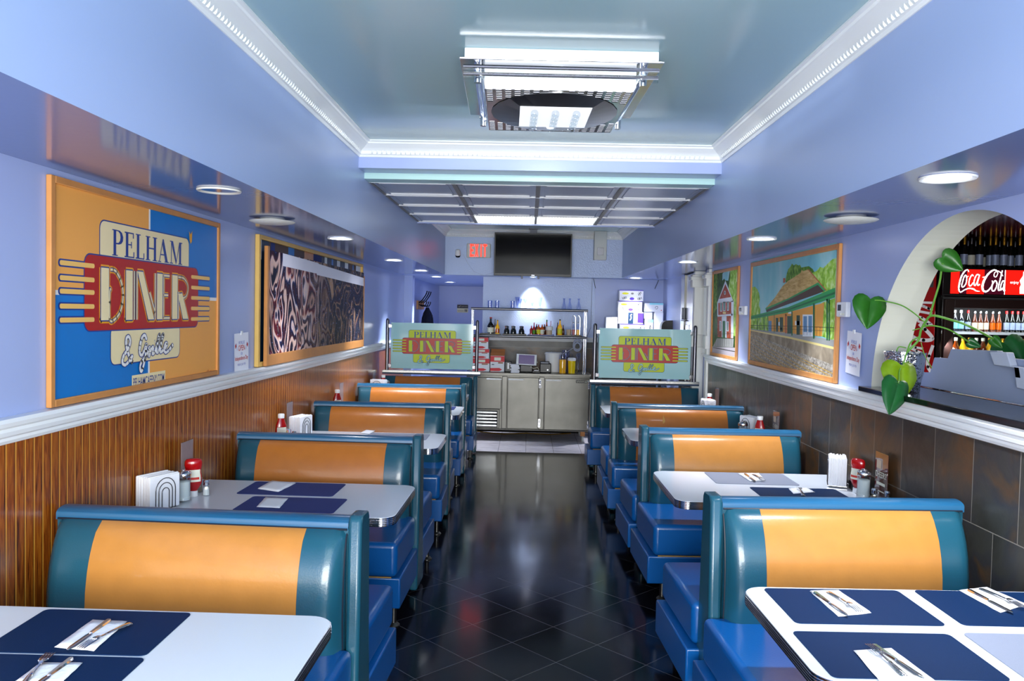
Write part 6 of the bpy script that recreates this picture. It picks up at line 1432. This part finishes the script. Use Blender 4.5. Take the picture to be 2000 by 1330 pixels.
def smooth3(pts):
    out_ = []
    for i in range(len(pts)-1):
        p0, p1, p2, p3 = pts[max(i-1, 0)], pts[i], pts[i+1], pts[min(i+2, len(pts)-1)]
        for k in range(5): s_ = k/5; out_.append(tuple(.5*((2*p1[j])+(-p0[j]+p2[j])*s_+(2*p0[j]-5*p1[j]+4*p2[j]-p3[j])*s_*s_+(-p0[j]+3*p1[j]-3*p2[j]+p3[j])*s_**3) for j in range(3)))
    return out_+[pts[-1]]
vine(smooth3([(350, 905, 4.14), (370, 850, 4.12), (425, 790, 4.1), (440, 735, 4.08), (465, 690, 4.05), (500, 655, 4.0), (600, 678, 3.95), (700, 712, 3.9), (830, 780, 3.93)]), .006)
vine(smooth3([(490, 655, 4.0), (510, 580, 3.98), (540, 480, 3.95), (552, 400, 3.92), (558, 372, 3.9)]), .005)
vine(smooth3([(452, 715, 4.06), (510, 710, 4.02), (600, 735, 3.98), (702, 800, 4.0)]), .004)
vine(smooth3([(462, 692, 4.05), (400, 640, 4.1), (330, 598, 4.16), (233, 575, 4.22), (190, 572, 4.24)]), .0035)
vine(smooth3([(430, 770, 4.08), (385, 800, 4.06), (362, 860, 4.04), (345, 915, 4.0)]), .004)
vine(smooth3([(360, 830, 4.1), (320, 825, 4.1), (305, 860, 4.12)]), .003); vine(smooth3([(395, 735, 4.1), (440, 722, 4.1), (470, 705, 4.08)]), .0025)
vine(smooth3([(440, 800, 4.08), (460, 870, 4.05), (500, 940, 4.05)]), .002)
vine(smooth3([(400, 880, 4.08), (330, 940, 4.0), (322, 1000, 3.96), (318, 1018, 3.94)]), .003)
def leaf(at, tip, y0, y1, wr, m, curl=.16, yaw=0):
    a = P(*at, 'y', y0)-O_; tp = P(*tip, 'y', y1)-O_; L = (tp-a); ln = L.length/.86; ax = L.normalized()
    side = ax.cross(Vector((0, 1, 0))).normalized(); side = Matrix.Rotation(yaw, 3, ax) @ side; nr = side.cross(ax).normalized()
    if nr.y > 0: nr = -nr
    half = [(.0, .0), (.07, .05), (.17, .15), (.29, .29), (.40, .45), (.47, .61), (.485, .76), (.44, .90), (.34, .985), (.22, 1.0), (.10, .955), (.0, .86)]
    b = MB(); base_ = a; o_tip = tp; vs = []
    def pt(s_, w, yy):
        u = w*wr*ln; v = (.86-yy)*ln; z = -curl*abs(w)*ln*.6-.10*ln*((.5-yy)**2)+.02*ln*math.sin(yy*14)*abs(w)*2
        return base_+side*(u*s_)+ax*v+nr*z
    for s_ in (-1, 1):
        vs = []; fs = []
        for i, (w, yy) in enumerate(half): sp = min(yy, .86); vs += [pt(s_, 0, sp), pt(s_, w*.5, sp+(yy-sp)*.5), pt(s_, w, yy)]
        for i in range(len(half)-1):
            for k in range(2): fs.append((i*3+k, i*3+k+1, i*3+4+k, i*3+3+k))
        b.add(vs, fs)
    o = b.build('leaf', m, t, sharp=80); s2 = o.modifiers.new('solid', 'SOLIDIFY'); s2.thickness = .0012
    return o
def K(a, b_): return (1640+a/2.772, 380+b_/2.772)
leaf(K(168, 566), K(150, 727), 4.24, 4.20, .95, 'leaf', yaw=.1)
leaf(K(556, 340), K(668, 412), 3.90, 3.86, .95, 'leaf', yaw=.2)
leaf(K(336, 925), K(336, 1112), 4.00, 3.94, .90, 'leaf_yellow', curl=.45)
leaf(K(318, 1018), K(270, 1192), 3.94, 3.88, .72, 'leaf_dark', curl=.25)
leaf(K(890, 800), K(990, 915), 3.98, 3.90, 1.0, 'leaf_dark', yaw=.35)
leaf(K(828, 782), K(880, 832), 3.93, 3.90, .8, 'leaf', yaw=.5)
leaf(K(700, 800), K(765, 826), 4.00, 3.98, .8, 'leaf_dark', yaw=.3)
